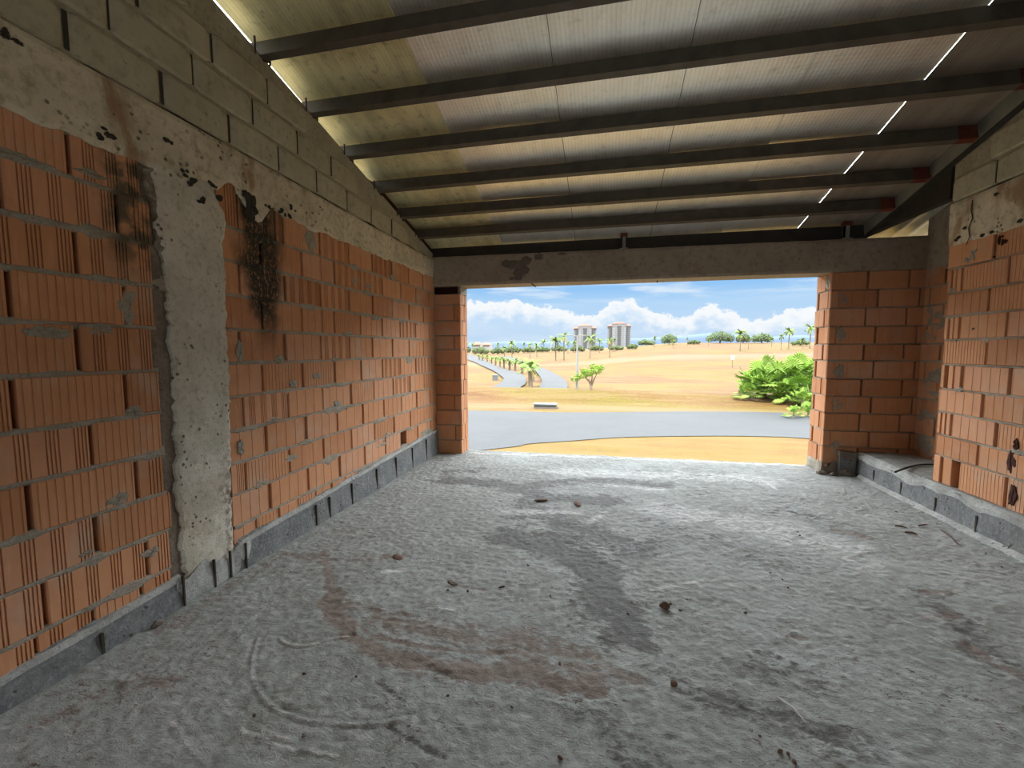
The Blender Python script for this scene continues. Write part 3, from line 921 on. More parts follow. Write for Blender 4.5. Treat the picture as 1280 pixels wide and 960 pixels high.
xs = np.linspace(-2.34, 2.80, 560); ys = np.linspace(.45, YO, 560)
X, Y = np.meshgrid(xs, ys, indexing='ij')
yedge = 5.695 + (X + 1.9) * .015 + .01 * (fbm(X * 6, X * 0, 61) - .5)
Y = np.where(Y > 5.6, 5.6 + (Y - 5.6) * (yedge - 5.6) / (YO - 5.6), Y)
Z = .010 * (fbm(X * 2.5, Y * 2.5, 51, 4) - .5) + .009 * (fbm(X * 9, Y * 9, 52, 4) - .5) + .006 * (vnoise(X * 40, Y * 40, 53) - .5)
wx = .10 * (fbm(X * 4, Y * 4, 101, 5) - .5) + .04 * (fbm(X * 18, Y * 18, 103, 3) - .5); wy = .10 * (fbm(X * 4, Y * 4, 102, 5) - .5) + .04 * (fbm(X * 18, Y * 18, 104, 3) - .5)
dark = np.zeros_like(X); brown = np.zeros_like(X); pale = np.zeros_like(X)

def stroke(arr, pp, w, amt, soft=1.0):
    d = polydist(X + wx * min(1, w * 14), Y + wy * min(1, w * 14), curve(F(*pp)))
    wn = w * (.25 + 1.5 * fbm(X * 7, Y * 7, 91))
    np.maximum(arr, amt * (1 - smooth(wn * (1 - soft * .7), wn * 1.3, d)), out=arr)
    return d

arcs = [[(322, 798), (314, 830), (318, 855), (335, 880), (370, 897), (420, 905), (460, 905), (490, 902), (515, 896)],
        [(349, 797), (362, 805), (385, 806), (412, 799), (437, 795)],
        [(270, 873), (284, 892), (304, 912), (332, 926), (360, 935), (420, 944)],
        [(278, 872), (292, 888), (312, 906), (340, 919), (372, 928)],
        [(214, 904), (231, 929), (259, 957)]]
for k, a in enumerate(arcs):
    d = polydist(X, Y, curve(F(*a)))
    h = .004 if k < 2 else .0025
    h = h * (.3 + 1.2 * fbm(X * 9, Y * 9, 95))
    Z += h * np.exp(-(d / .007) ** 2) - h * .8 * np.exp(-((d - .016) / .008) ** 2)
    stroke(pale, a, .008, .25, .5)
for a, w, am in (([(416, 746), (425, 775), (440, 795), (472, 812), (517, 824), (557, 833), (599, 839), (641, 843), (680, 852), (740, 862)], .075, .8),
             ([(405, 690), (410, 720), (416, 746)], .04, .6), ([(444, 780), (472, 794), (529, 808), (585, 814), (630, 814), (660, 818)], .018, .8),
             ([(340, 690), (420, 700), (490, 697)], .05, .35), ([(480, 696), (505, 694)], .035, .9), ([(590, 735), (610, 737)], .012, .9), ([(565, 727), (580, 733)], .03, .5),
             ([(1150, 740), (1185, 740)], .03, .7), ([(1155, 772), (1190, 770)], .03, .55), ([(1200, 800), (1225, 818), (1271, 845)], .04, .55), ([(1040, 660), (1080, 672)], .06, .4), ([(985, 795), (1005, 798)], .02, .6),
             ([(60, 900), (150, 860), (215, 850)], .05, .35), ([(200, 790), (280, 740), (340, 700)], .08, .3), ([(470, 775), (560, 790), (640, 795), (720, 815)], .09, .5), ([(640, 835), (720, 840), (790, 850)], .08, .45), ([(420, 755), (500, 770), (560, 780)], .05, .35)):
    stroke(brown, a, w, am)
for a, w, am in (([(560, 600), (620, 605), (690, 622), (770, 625)], .16, .75), ([(640, 610), (740, 600), (835, 607)], .14, .6),
             ([(642, 672), (684, 687), (727, 700), (755, 729), (769, 757), (791, 793)], .17, .8), ([(660, 635), (720, 660), (790, 685)], .24, .6),
             ([(791, 793), (850, 850), (930, 890), (1029, 925), (1100, 945)], .06, .4), ([(700, 660), (745, 720), (770, 770)], .22, .5), ([(1155, 742), (1190, 775), (1230, 815)], .10, .5),
             ([(820, 650), (900, 680), (960, 700)], .25, .22), ([(1000, 640), (1060, 665)], .2, .25), ([(1215, 813), (1270, 842)], .1, .45), ([(960, 830), (1010, 850)], .14, .35),
             ([(880, 860), (1000, 900), (1100, 930)], .05, .4), ([(560, 590), (600, 588)], .12, .4), ([(700, 860), (760, 900), (800, 950)], .10, .35)):
    stroke(dark, a, w, am)
for a, w, am in (([(487, 907), (517, 926), (557, 946)], .010, .7), ([(642, 672), (660, 684)], .01, .9), ([(889, 870), (931, 887), (973, 898), (1029, 923), (1080, 940)], .012, .6),
                 ([(470, 851), (505, 876)], .010, .6)):
    d = stroke(dark, a, w, am, .4); Z -= .004 * np.exp(-(d / .012) ** 2)
for a, w, am in (([(952, 600), (970, 612)], .02, .5), ([(840, 640), (950, 655), (1060, 690)], .3, .3), ([(735, 655), (760, 640)], .05, .22), ([(480, 715), (505, 712)], .025, .7), ([(760, 607), (830, 612)], .05, .4),
             ([(700, 590), (850, 595), (960, 600)], .2, .35), ([(590, 566), (700, 570), (1000, 582)], .05, .35), ([(620, 640), (720, 640)], .08, .3), ([(535, 760), (570, 763)], .006, .8), ([(800, 740), (880, 726)], .02, .25)):
    stroke(pale, a, w, am)
# relief of the trodden crust
crust = fbm(X * 16, Y * 16, 70, 4)
msk = smooth(.45, .6, fbm(X * 2.2, Y * 2.2, 72))
Z += .012 * (.35 + .65 * msk) * np.maximum(0, crust - .48) + .010 * msk * np.maximum(0, fbm(X * 30, Y * 42, 75, 3) - .5)
Z += .008 * (brown > .3) * (crust - .6)
me = bpy.data.meshes.new('floor')
nx_, ny_ = X.shape
V = np.stack([X, Y, Z], -1).reshape(-1, 3)
idx = np.arange(nx_ * ny_).reshape(nx_, ny_)
Fq = np.stack([idx[:-1, :-1], idx[1:, :-1], idx[1:, 1:], idx[:-1, 1:]], -1).reshape(-1, 4)
# slab edge, underside and the plain part behind the viewer
ev = len(V)
edge = V[idx[:, -1]].copy(); edge[:, 2] = -.25
V2 = np.vstack([V, edge, [[-2.4, YB - .1, 0], [2.9, YB - .1, 0], [2.9, .46, 0], [-2.4, .46, 0]]])
Fe = [(int(idx[i, -1]), int(idx[i + 1, -1]), ev + i + 1, ev + i) for i in range(nx_ - 1)]
b0 = ev + nx_
faces = [tuple(map(int, f)) for f in Fq] + Fe + [(b0, b0 + 1, b0 + 2, b0 + 3)]
me.from_pydata([tuple(p) for p in V2], [], faces)
me.materials.append(M['floor'])
for nm, arr in (('dark', dark), ('brown', brown), ('pale', pale)):
    a = me.attributes.new(nm, 'FLOAT', 'POINT')
    vals = np.zeros(len(V2), dtype=np.float32); vals[:nx_ * ny_] = arr.reshape(-1)
    a.data.foreach_set('value', vals)
me.polygons.foreach_set('use_smooth', [True] * len(faces))
fl = bpy.data.objects.new('floor', me); C.objects.link(fl)
tag(fl, 'rough unfinished concrete floor slab with damp patches and swirled marks', 'floor', kind='structure')

# ================================================================== ROOF
roof = empty('ceiling', 'sloping sheet roof lined with crinkled foil insulation between the purlins', 'ceiling', (0, 2, 3.6), kind='structure')
TH = math.atan(.2455)
def roofpt(x, y, off): return (x, y, zwall(y) + off)
seams = [-2.373, -1.31, -.375, .52, 1.32, 2.12, 2.80]
offs = [.012, .006, 0, .004, .0105, .002]
pm = ['foil_old', 'foil', 'foil', 'foil', 'foil', 'foil_brown']
for i in range(6):
    mb = MB()
    x0 = seams[i] + (.003 if 0 < i < 5 else 0); x1 = seams[i + 1] - (.003 if i < 4 else 0)
    off = .112 + offs[i]
    ys_ = np.linspace(YB - .2, 6.35, 150); xs_ = np.linspace(x0, x1, 14)
    P = np.array([[roofpt(x, y, off + .010 * (float(fbm(x * 1.2, y * 2.2, 81, 3)) - .5)) for y in ys_] for x in xs_])
    mb.quadgrid(P, 0)
    P2 = P.copy(); P2[:, :, 2] += .005
    mb.quadgrid(P2[::-1], 1)
    mb.quadgrid(np.array([P[0], P2[0]]), 0); mb.quadgrid(np.array([P2[-1], P[-1]]), 0)
    mb.quadgrid(np.array([P[:, -1], P2[:, -1]]), 1)
    if i < 4:   # dark strip added above the panel edge to block daylight in the joint
        mb.quadgrid(np.array([[roofpt(x, y, .112 + .024) for y in ys_] for x in (seams[i + 1] - .05, seams[i + 1] + .05)]), 2)
    o = mb.build('insulation_panel', [M[pm[i]], M['roofmetal'], M['gap']], smooth_=False); local(o, roof)
    if i == 0: o['label'] = 'yellowed foil panel along the left wall'
    if i == 5: o['label'] = 'bare brown panel beside the rafter'
mb = MB()   # corrugated sheet over the recess
xs_ = np.linspace(2.775, 3.75, 90); ys_ = np.linspace(1, 6.5, 40)
mb.quadgrid(np.array([[roofpt(x, y, .10 + .020 * math.sin(x * 2 * math.pi / .16)) for y in ys_] for x in xs_]), 0)
o = mb.build('corrugated_sheet', M['roofmetal'], smooth_=True); local(o, roof)
mb = MB()
mb.quadgrid(np.array([[roofpt(x, y, .145) for y in (YB - .2, 1.2)] for x in (2.76, 3.75)]), 0)
o = mb.build('cover_sheet', M['roofmetal']); local(o, roof)

def purlin_mesh(H=.108):
    """C channel, web towards the viewer, lips open to the far side; local x along the length"""
    mb = MB()
    x0, x1 = -2.42, 2.748
    t = .003
    Wd = .052
    prof = [(0, 0), (Wd, 0), (Wd, .015), (Wd - t, .015), (Wd - t, t), (t, t), (t, H - t), (Wd - t, H - t), (Wd - t, H - .015), (Wd, H - .015), (Wd, H), (0, H)]
    n = 60
    xs_ = np.linspace(x0, x1, n)
    P = np.array([[(x, y + .003 * math.sin(x * 1.1), z + .003 * math.sin(x * .9 + 1)) for y, z in prof + [prof[0]]] for x in xs_])
    mb.quadgrid(P, 0)
    mb.poly(P[0][:-1], 0); mb.poly(P[-1][:-1][::-1], 0)
    return mb
lipy = [2.645, 3.13, 3.615, 4.11, 4.59, 5.04]
words = ['first purlin from the viewer, highest and widest in view', 'second purlin from the viewer', 'third purlin from the viewer', 'fourth purlin from the viewer', 'fifth purlin from the viewer', 'last clear purlin before the lintel']
pur = None
allp = [(-2.2, None), (-1.72, None), (-1.23, None), (-.75, None), (-.26, None), (.22, None), (.71, None), (1.19, None), (1.68, None), (2.16, None)] + list(zip(lipy, words)) + [(5.515, 'lowest purlin, deepened and blackened for the shade above the lintel')]
src = None
for y, w in allp:
    if w is None and y < 1.0: continue
    r = empty('purlin', 'dark brown steel C-channel ' + (w or 'purlin overhead just behind the first one in view'), 'purlin', (0, y - .052, zwall(y)), group='steel purlins under the roof')
    r.rotation_euler.x = -TH
    if y > 5.3:  # eave purlin: deeper, blackened web fills the dark gap over the lintel
        r.location.z -= .065
        purlin_mesh(.172).build('channel', M['steel_shade'], r)
    elif src is None:
        a = purlin_mesh().build('channel', M['steel'], r)
        e = MB(); e.box((2.63, -.003, -.001), (2.752, -.0005, .108)); e.box((2.63, -.003, -.003), (2.752, .054, -.0005)); e2 = e.build('end_plate', M['steel_rust'], r, label='rust red end plate')
        src = (a, e2)
    else:
        for q in src:
            c_ = q.copy(); C.objects.link(c_); c_.parent = r
for o in list(C.objects):
    if o.name.startswith('purlin') and 'label' in o.keys() and 'behind the first' in o['label']:
        yy = o.location.y
        o['label'] = ('dark brown steel C-channel purlin overhead, nearest one behind the first in view' if yy > 1.9 else 'dark brown steel C-channel purlin overhead, second one behind the first in view' if yy > 1.5 else 'dark brown steel C-channel purlin overhead, third one behind the first in view')

# rafter along the right wall
rf = empty('rafter', 'dark steel rafter sloping down along the top of the right wall', 'rafter', (2.75, 4.5, 2.9))
mb = MB()
ya, yb = YB, 5.75
def sec(y): return [(2.756, y, zwall(y) - .018), (2.786, y, zwall(y) - .018), (2.786, y, zwall(y) + .112), (2.756, y, zwall(y) + .112)]
P = np.array([sec(y) + [sec(y)[0]] for y in np.linspace(ya, yb, 40)])
mb.quadgrid(P, 0); mb.poly(P[0][:-1]); mb.poly(P[-1][:-1][::-1])
o = mb.build('web', M['steel_grey']); local(o, rf)
mb = MB()
P = np.array([[(2.757, y, zwall(y) - .034), (2.800, y, zwall(y) - .034), (2.800, y, zwall(y) - .018), (2.757, y, zwall(y) - .018), (2.757, y, zwall(y) - .034)] for y in np.linspace(ya, yb, 40)])
mb.quadgrid(P, 0)
o = mb.build('bottom_flange', M['steel_shade']); local(o, rf)  # flange coloured near black for the shadow line under the lit web

mb = MB()  # added dark box standing for the shaded roof sheet over the recess
mb.hexa([(2.802, 4.38, 2.665), (2.862, 4.38, 2.665), (2.862, 5.75, 2.655), (2.802, 5.75, 2.655), (2.802, 4.38, zwall(4.38) + .07), (2.862, 4.38, zwall(4.38) + .07), (2.862, 5.75, zwall(5.75) + .07), (2.802, 5.75, zwall(5.75) + .07)])
bmr = empty('recess_shade_beam', 'dark level beam added as shade of the recess roof, between right wall blocks and lintel', 'beam', (2.83, 5, 2.66))
local(mb.build('web', M['steel_shade']), bmr)
mb = MB(); mb.box((2.80, 4.38, 2.652), (2.87, 5.75, 2.664)); local(mb.build('bottom_flange', M['steel_shade']), bmr)

# short steel posts on the lintel
def stub(px, label):
    p = at(px, 300, 1, 5.40)
    zt = zwall(5.40) + .10
    r = empty('stub_post', label, 'post', (p[0], 5.44, 2.612 - .006 * p[0]), group='stub posts on the lintel')
    mb = MB()
    mb.box((-.022, -.02, 0), (.022, .02, zt - 2.605 - .03)); mb.box((-.022, -.02, 0), (-.016, .05, zt - 2.605 - .03))
    mb.build('shaft', M['steel_grey'], r)
    m2 = MB(); m2.box((-.04, -.03, zt - 2.605 - .035), (.04, .04, zt - 2.605)); m2.build('cap_plate', M['steel_rust'], r, label='rusty orange cap plate')
    m3 = MB(); m3.box((-.05, -.04, 0), (.05, .05, .008)); m3.build('base_plate', M['steel_grey'], r)
stub(780, 'short steel post with rusty cap standing on the middle of the lintel')
stub(1060, 'short steel post standing on the right end of the lintel')

# anchor rods at the purlin ends on the left wall
for k, (y, w) in enumerate(zip(lipy, ['highest purlin in view', 'second purlin in view', 'third purlin in view', 'fourth purlin in view', 'fifth purlin in view', 'last purlin before the lintel'])):
    mb = MB()
    for s in (-.115, .012):
        mb.tube([(-2.245, y + s, zwall(y + s) - .03), (-2.245, y + s, zwall(y + s) + .045)], .007, 6)
    mb.tube([(-2.245, y - .115, zwall(y) + .0), (-2.30, y - .05, zwall(y) - .012), (-2.245, y + .012, zwall(y) - .015)], .006, 6)
    o = mb.build('anchor_bar', M['rebar'])
    tag(o, 'bent black anchor bar at the left wall end of the ' + w, 'anchor', 'anchor bars on the left gable')

# ================================================================== LOOSE THINGS INSIDE
mb = MB()
cpts = []
c0 = at(1120, 588, 2, .275); 
for k in range(15):
    t = k / 14
    px = 1119 + 52 * t; py = 590 - 9.5 * math.sin(min(1, t * 1.35) * math.pi / 2) - 0 * t
    p = at(px, py, 2, .285); cpts.append(tuple(p))
mb.tube(cpts, .009, 8)
o = mb.build('cable', M['black'], smooth_=True)
tag(o, 'black cable curving over the ledge beside the right wall end', 'cable')

def lump(name, mats_, loc, s, label, cat, group=None, seed=0, sub=3, flat=.6):
    import bmesh
    bm = bmesh.new(); bmesh.ops.create_icosphere(bm, subdivisions=sub, radius=1)
    for v in bm.verts:
        c = v.co
        n = .65 + .7 * float(fbm(c.x * 1.7 + seed * 3.1 + 9, c.y * 1.7 + c.z * 1.3 + seed, seed + 3, 4))
        q = np.array([c.x, c.y, c.z]) * n
        v.co = Vector((q[0] * s[0], q[1] * s[1], max(q[2], -flat) * s[2]))
    zmin = min(v.co.z for v in bm.verts)
    for v in bm.verts: v.co.z -= zmin
    me = bpy.data.meshes.new(name); bm.to_mesh(me); bm.free(); me.materials.append(mats_)
    o = bpy.data.objects.new(name, me); C.objects.link(o); o.location = loc; o.rotation_euler.z = seed * 1.3
    return tag(o, label, cat, group)

for k, (px, py, s, lab) in enumerate(((1036, 578, (.05, .04, .06), 'rough concrete lump at the foot of the right pier, beside the jamb'), (1047, 582, (.055, .04, .045), 'brownish concrete lump at the foot of the right pier, nearest the kerb end block'), (1026, 587, (.05, .03, .03), 'crumbled concrete lump lying in front of the right jamb'), (1039, 589, (.06, .03, .022), 'flat crumbled mortar lump on the floor edge below the right pier'))):
    p = at(px, min(py + 6, 592), 2, 0); lump('rubble_lump', M['rubble'], (p[0], min(p[1], 5.36), -.004), s, lab, 'rubble', 'rubble at the right pier', k)
for k, (px, py, s, lab) in enumerate(((677, 626, (.07, .03, .012), 'dark brown clod on the damp patch, left of the two near the opening'), (722, 630, (.08, .03, .012), 'dark brown clod on the damp patch, right of the two near the opening'),
        (831, 760, (.028, .020, .022), 'small rusty brown clod standing alone on the floor right of centre'), (842, 856, (.022, .014, .012), 'little brown clod in the foreground floor below the rusty one'),
        (497, 697, (.05, .03, .007), 'flattened reddish brown clod on the floor near the left wall'), (627, 734, (.02, .006, .006), 'thin reddish splinter shaped clod on the middle of the floor'), (253, 724, (.02, .012, .012), 'small brown stone near the foot of the left column'),
        (172, 790, (.018, .014, .02), 'small dark stone against the left plinth'), (196, 783, (.03, .014, .02), 'pale mortar crumb against the left plinth near the column'), (566, 729, (.04, .02, .007), 'grey brown flake lying left of the floor centre'))):
    p = at(px, py, 2, .0); lump('clod', M['rubble'] if 'mortar' in lab or 'grey' in lab else M['clod'], (p[0], p[1], -.002), s, lab, 'clod', 'clods on the floor', k + 10, 2)
def stick(px0, py0, px1, py1, r, m_, name, label, cat, group=None):
    a = at(px0, py0, 2, .006); b = at(px1, py1, 2, .006); mid = (a + b) / 2 + np.array([.01, .006, .003])
    mb = MB(); mb.tube([a, mid, b], [r, r * 1.1, r * .5], 6)
    return tag(mb.build(name, m_), label, cat, group)
stick(1119, 657, 1134, 660, .006, M['twig'], 'twig', 'thin dry twig on the floor left of the pair by the right kerb', 'twig', 'twigs on the floor')
stick(1131, 665, 1147, 668, .007, M['twig'], 'twig', 'thicker reddish twig on the floor by the right kerb', 'twig', 'twigs on the floor')
stick(1176, 662, 1198, 681, .004, M['twig'], 'twig', 'long thin twig lying slanted beside the right kerb', 'twig', 'twigs on the floor')
stick(1148, 657, 1160, 656, .005, M['twig'], 'twig', 'short reddish twig close to the right kerb', 'twig', 'twigs on the floor')
stick(971, 871, 1008, 904, .004, M['chalk'], 'plastic_strip', 'white thin strip lying on the foreground floor at right', 'strip')
stick(1213, 617, 1217, 614, .004, M['twig'], 'twig', 'tiny twig stuck on the right kerb top', 'twig', 'twigs on the floor')
for k, (px, py) in enumerate(((978, 725), (985, 735), (963, 716), (1005, 697), (997, 665), (1000, 670), (932, 767), (1120, 640), (1252, 709), (1232, 692), (660, 707), (690, 735), (688, 745), (850, 763), (838, 755), (785, 768), (975, 940), (985, 943), (950, 920), (993, 953), (700, 948), (560, 738), (585, 739), (380, 843), (380, 920), (318, 895), (445, 846), (640, 885), (560, 870), (700, 830))):
    p = at(px, py, 2, 0)
    lump('chip', M['clod'] if k % 3 else M['rubble'], (p[0], p[1], -.001), (RND.uniform(.006, .014), RND.uniform(.005, .009), RND.uniform(.004, .008)), 'tiny dark chip of clay or mortar lying loose on the concrete floor', 'chip', 'loose chips on the floor', k + 40, 1)

# ================================================================== OUTSIDE
GZ = -2.8
def gh(x, y):
    x = np.asarray(x, float); y = np.asarray(y, float)
    t = x / np.maximum(y, 1)
    hill = 6.9 * smooth(50, 190, y) * smooth(-.12, .20, t) + 3.9 * smooth(60, 260, y) * smooth(.25, -.1, t) * .9
    far = smooth(200, 420, y) * 1.0
    berm = .85 * np.exp(-((y - 37.5) / 3.2) ** 2) * (1 - .25 * smooth(.0, .3, t))
    rough = .25 * (fbm(x * .06, y * .06, 33) - .5) * smooth(50, 90, y)
    return GZ + hill + far + berm + rough

ysT = np.concatenate([np.linspace(6.5, 60, 110), np.geomspace(61, 1500, 110)])
ts = np.linspace(-1.0, 1.2, 130)
YY, TT = np.meshgrid(ysT, ts, indexing='ij')
XX = TT * (YY + 8)
mb = MB(); mb.quadgrid(np.stack([XX, YY, gh(XX, YY)], -1)[:, ::-1], 0)
g = mb.build('ground_terrain', M['grass'], smooth_=True); tag(g, 'dry yellow and brown grass field rising gently to the horizon', 'ground', kind='structure')

def at_ground(px, py):
    d = ray(px, py); c = np.array([0, 0, CAMH])
    t = 5.0
    while t < 2500:
        p = c + d * t
        if p[2] <= float(gh(p[0], p[1])): return p
        t *= 1.004
    return c + d * 400

def road(name, pts_l, pts_r, label, z=.03, n=220):
    L = curve(pts_l, 10); R_ = curve(pts_r, 10)
    def even(Q):
        Q = np.array(Q); d = np.concatenate([[0], np.cumsum(np.hypot(*np.diff(Q, axis=0).T))]); t = np.linspace(0, d[-1], n)
        return np.stack([np.interp(t, d, Q[:, 0]), np.interp(t, d, Q[:, 1])], 1)
    Lp, Rp = even(L), even(R_)
    P = []
    for a, b in zip(Lp, Rp):
        P.append([(a[0] + (b[0] - a[0]) * s, a[1] + (b[1] - a[1]) * s, float(gh(a[0] + (b[0] - a[0]) * s, a[1] + (b[1] - a[1]) * s)) + z) for s in np.linspace(0, 1, 17)])
    mb = MB(); mb.quadgrid(np.array(P), 0)
    o = mb.build(name, M['asphalt'], smooth_=True)
    return tag(o, label, 'road', kind='structure')

def G(*pp): return [tuple(at(x, y, 2, GZ)[:2]) for x, y in pp]
road('road', [(-26, 26.2)] + G((584, 513.6), (710, 516), (860, 515), (974, 516.5), (1013, 521)) + [(24, 27.5)],
     [(-14, 10.5)] + G((616, 562), (660, 555.5), (710, 552), (785, 547), (897, 545.5), (965, 546.5), (1013, 549)) + [(18, 20.5)], 'grey asphalt road crossing just beyond the opening')
road('road', G((615, 487), (628, 478), (627, 472), (611, 463), (584, 454), (560, 449)), G((650, 487), (658, 478), (650, 468.5), (621, 460.5), (597, 452), (572, 447)), 'left lane of the curving side road, left of the row of palms', .22)
road('road', G((673, 488), (677, 476), (668, 465), (655, 459), (641, 455.5), (625, 451.5)), G((709, 488), (709, 481), (702, 473.5), (684, 464.5), (662, 458), (640, 452)), 'right lane of the curving side road, right of the row of palms', .22)

# storm drain inlet box on the verge
p = at(681, 511, 2, GZ)
r = empty('drain_inlet', 'low concrete drain inlet box on the far verge of the road', 'drain', (p[0], p[1] + .3, GZ))
mb = MB(); mb.hexa([(-.8, -.3, -.05), (.8, -.3, -.05), (.8, .5, -.05), (-.8, .5, -.05), (-.78, -.25, .26), (.78, -.25, .26), (.78, .5, .26), (-.78, .5, .26)]); mb.build('box', M['kerb'], r)
mb = MB(); mb.box((-.84, -.34, .26), (.84, .55, .34)); mb.build('lid', M['ubox'], r)

# street lamp
p = at_ground(721, 486)
dist = p[1]
r = empty('street_lamp', 'slim pale street lamp post with two short arms beside the small green tree', 'street lamp', tuple(p))
H_ = (487 - 421) / FPX * dist * 1.0
mb = MB(); mb.tube([(0, 0, -.1), (0, 0, H_ * .5), (0, 0, H_)], [.10, .085, .06], 8); mb.build('pole', M['pole'], r)
for s, L_ in ((-1, .85), (1, .35)):
    mb = MB(); mb.tube([(0, 0, H_ - .1), (s * L_ * .5, 0, H_ + .02), (s * L_, 0, H_)], .04, 6); a_ = mb.build('arm', M['pole'], r)
    m2 = MB(); m2.box((min(s * L_, s * (L_ + .35)), -.1, H_ - .05), (max(s * L_, s * (L_ + .35)), .1, H_ + .04)); m2.build('lamp_head', M['pole'], a_)

# utility box, sign post
p = at_ground(619, 475.5)
r = empty('utility_box', 'grey utility cabinet in the grass left of the side road', 'cabinet', tuple(p)); sc_ = p[1] / FPX
mb = MB(); mb.box((-3 * sc_, -.3, -.1), (3 * sc_, .4, 6.6 * sc_)); mb.build('body', M['ubox'], r)
mb = MB(); mb.box((-3.2 * sc_, -.35, 6.6 * sc_), (3.2 * sc_, .45, 7.2 * sc_)); mb.build('lid', M['pole'], r)
p = at_ground(915.3, 460); sc_ = p[1] / FPX
r = empty('sign_post', 'small pale sign on a thin post in the brown field', 'sign', tuple(p))
mb = MB(); mb.tube([(0, 0, -.1), (0, 0, 14 * sc_)], .45 * sc_, 6); mb.build('post', M['trunk'], r)
mb = MB(); mb.box((-1.7 * sc_, -.08, 9.5 * sc_), (1.7 * sc_, -.03, 14.5 * sc_)); mb.build('panel', M['sign'], r)

# ---- vegetation
def frond(mb, base, az, el, L, droop, w, tint, n=7, mi=0):
    """feather palm frond: arched rib with toothed leaflets hanging on both sides"""
    ca, sa = math.cos(az), math.sin(az)
    pts = []
    e = el; x = 0; z = 0
    for k in range(n + 1):
        pts.append(Vector((base[0] + ca * x, base[1] + sa * x, base[2] + z)))
        x += math.cos(e) * L / n; z += math.sin(e) * L / n; e -= droop / n
    side = Vector((-sa, ca, 0))
    for k in range(n):
        p, q = pts[k], pts[k + 1]
        ww = w * math.sin(math.pi * (k + .8) / (n + 1)) ** .6
        mid = (p + q) / 2
        for s in (-1, 1):
            tip = mid + (q - p) * .9 + side * s * ww + Vector((0, 0, -ww * .55))
            mb.poly([p, q, tip] if s > 0 else [q, p, tip], mi, tint)
            tip2 = p + (q - p) * .9 + side * s * ww * .9 + Vector((0, 0, -ww * .7))
            mb.poly([p, mid, tip2] if s > 0 else [mid, p, tip2], mi, tint)

def palm_src(seed, H, crownL, nf=16, dry=.3):
    r_ = random.Random(seed)
    root = empty('palm_tree', '', 'palm tree')
    lean = r_.uniform(-.05, .05) * H
    mb = MB(); pts = [(lean * (k / 5) ** 2, 0, H * k / 5 - (.1 if k == 0 else 0)) for k in range(6)]
    mb.tube(pts, [.17 + .1 * (1 - k / 5) for k in range(6)], 7); mb.build('trunk', M['trunk'], root)
    mb = MB()
    for k in range(nf):
        el = r_.uniform(-.5, 1.35); az = k * 2.4 + r_.uniform(-.3, .3)
        frond(mb, (lean, 0, H), az, el, crownL * r_.uniform(.8, 1.1), r_.uniform(.9, 1.6), crownL * .22, r_.random(), mi=1 if el < -.2 and r_.random() < dry * 2 else 0)
    mb.build('crown', [M['palm_leaf'], M['palm_dry']], root)
    return root

def copy_tree(src_):
    r = src_.copy(); C.objects.link(r)
    for ch in src_.children:
        c_ = ch.copy(); C.objects.link(c_); c_.parent = r
        for g_ in ch.children:
            d_ = g_.copy(); C.objects.link(d_); d_.parent = c_
    return r

srcs = {'short': [palm_src(1, 1.9, 1.25, 18, .3), palm_src(2, 2.1, 1.35, 18, .4)], 'tall': [palm_src(3, 8.0, 3.0, 18, .2), palm_src(4, 7.2, 3.2, 20, .25), palm_src(5, 8.6, 2.7, 16, .3)]}
nat = {'short': 3.0, 'tall': 10.2}
used = set()
def place_palm(kind, k, px, pyb, pyt, label, group):
    p = at_ground(px, pyb)
    s = srcs[kind][k % len(srcs[kind])]
    o = s if s.name not in used else copy_tree(s)
    used.add(s.name)
    o.location = (p[0], p[1], float(gh(p[0], p[1])))
    hh = (pyb - pyt) / FPX * float(np.dot(RC[2], p - np.array([0, 0, CAMH])))
    q = hh / nat[kind]; o.scale = (q, q, q); o.rotation_euler.z = k * 1.9
    tag(o, label, 'palm tree', group)
    return o
ordw = ['nearest', 'second', 'third', 'fourth', 'fifth', 'sixth', 'seventh', 'eighth', 'ninth', 'tenth', 'eleventh', 'twelfth']
row = [(663, 484, 447), (665.5, 477, 446), (652.5, 467, 446.5), (644, 463.5, 446), (637, 463, 445), (630, 460.5, 444.5), (625, 459, 444.5), (619.5, 457, 444), (614.5, 455, 443.5), (609, 453, 443), (603, 451.5, 442.5), (599, 450.5, 442)]
for k, (px, b, t) in enumerate(row):
    place_palm('short', k, px, b, t, 'short palm along the side road, %s of its row from the viewer' % ordw[k], 'short palms along the side road')
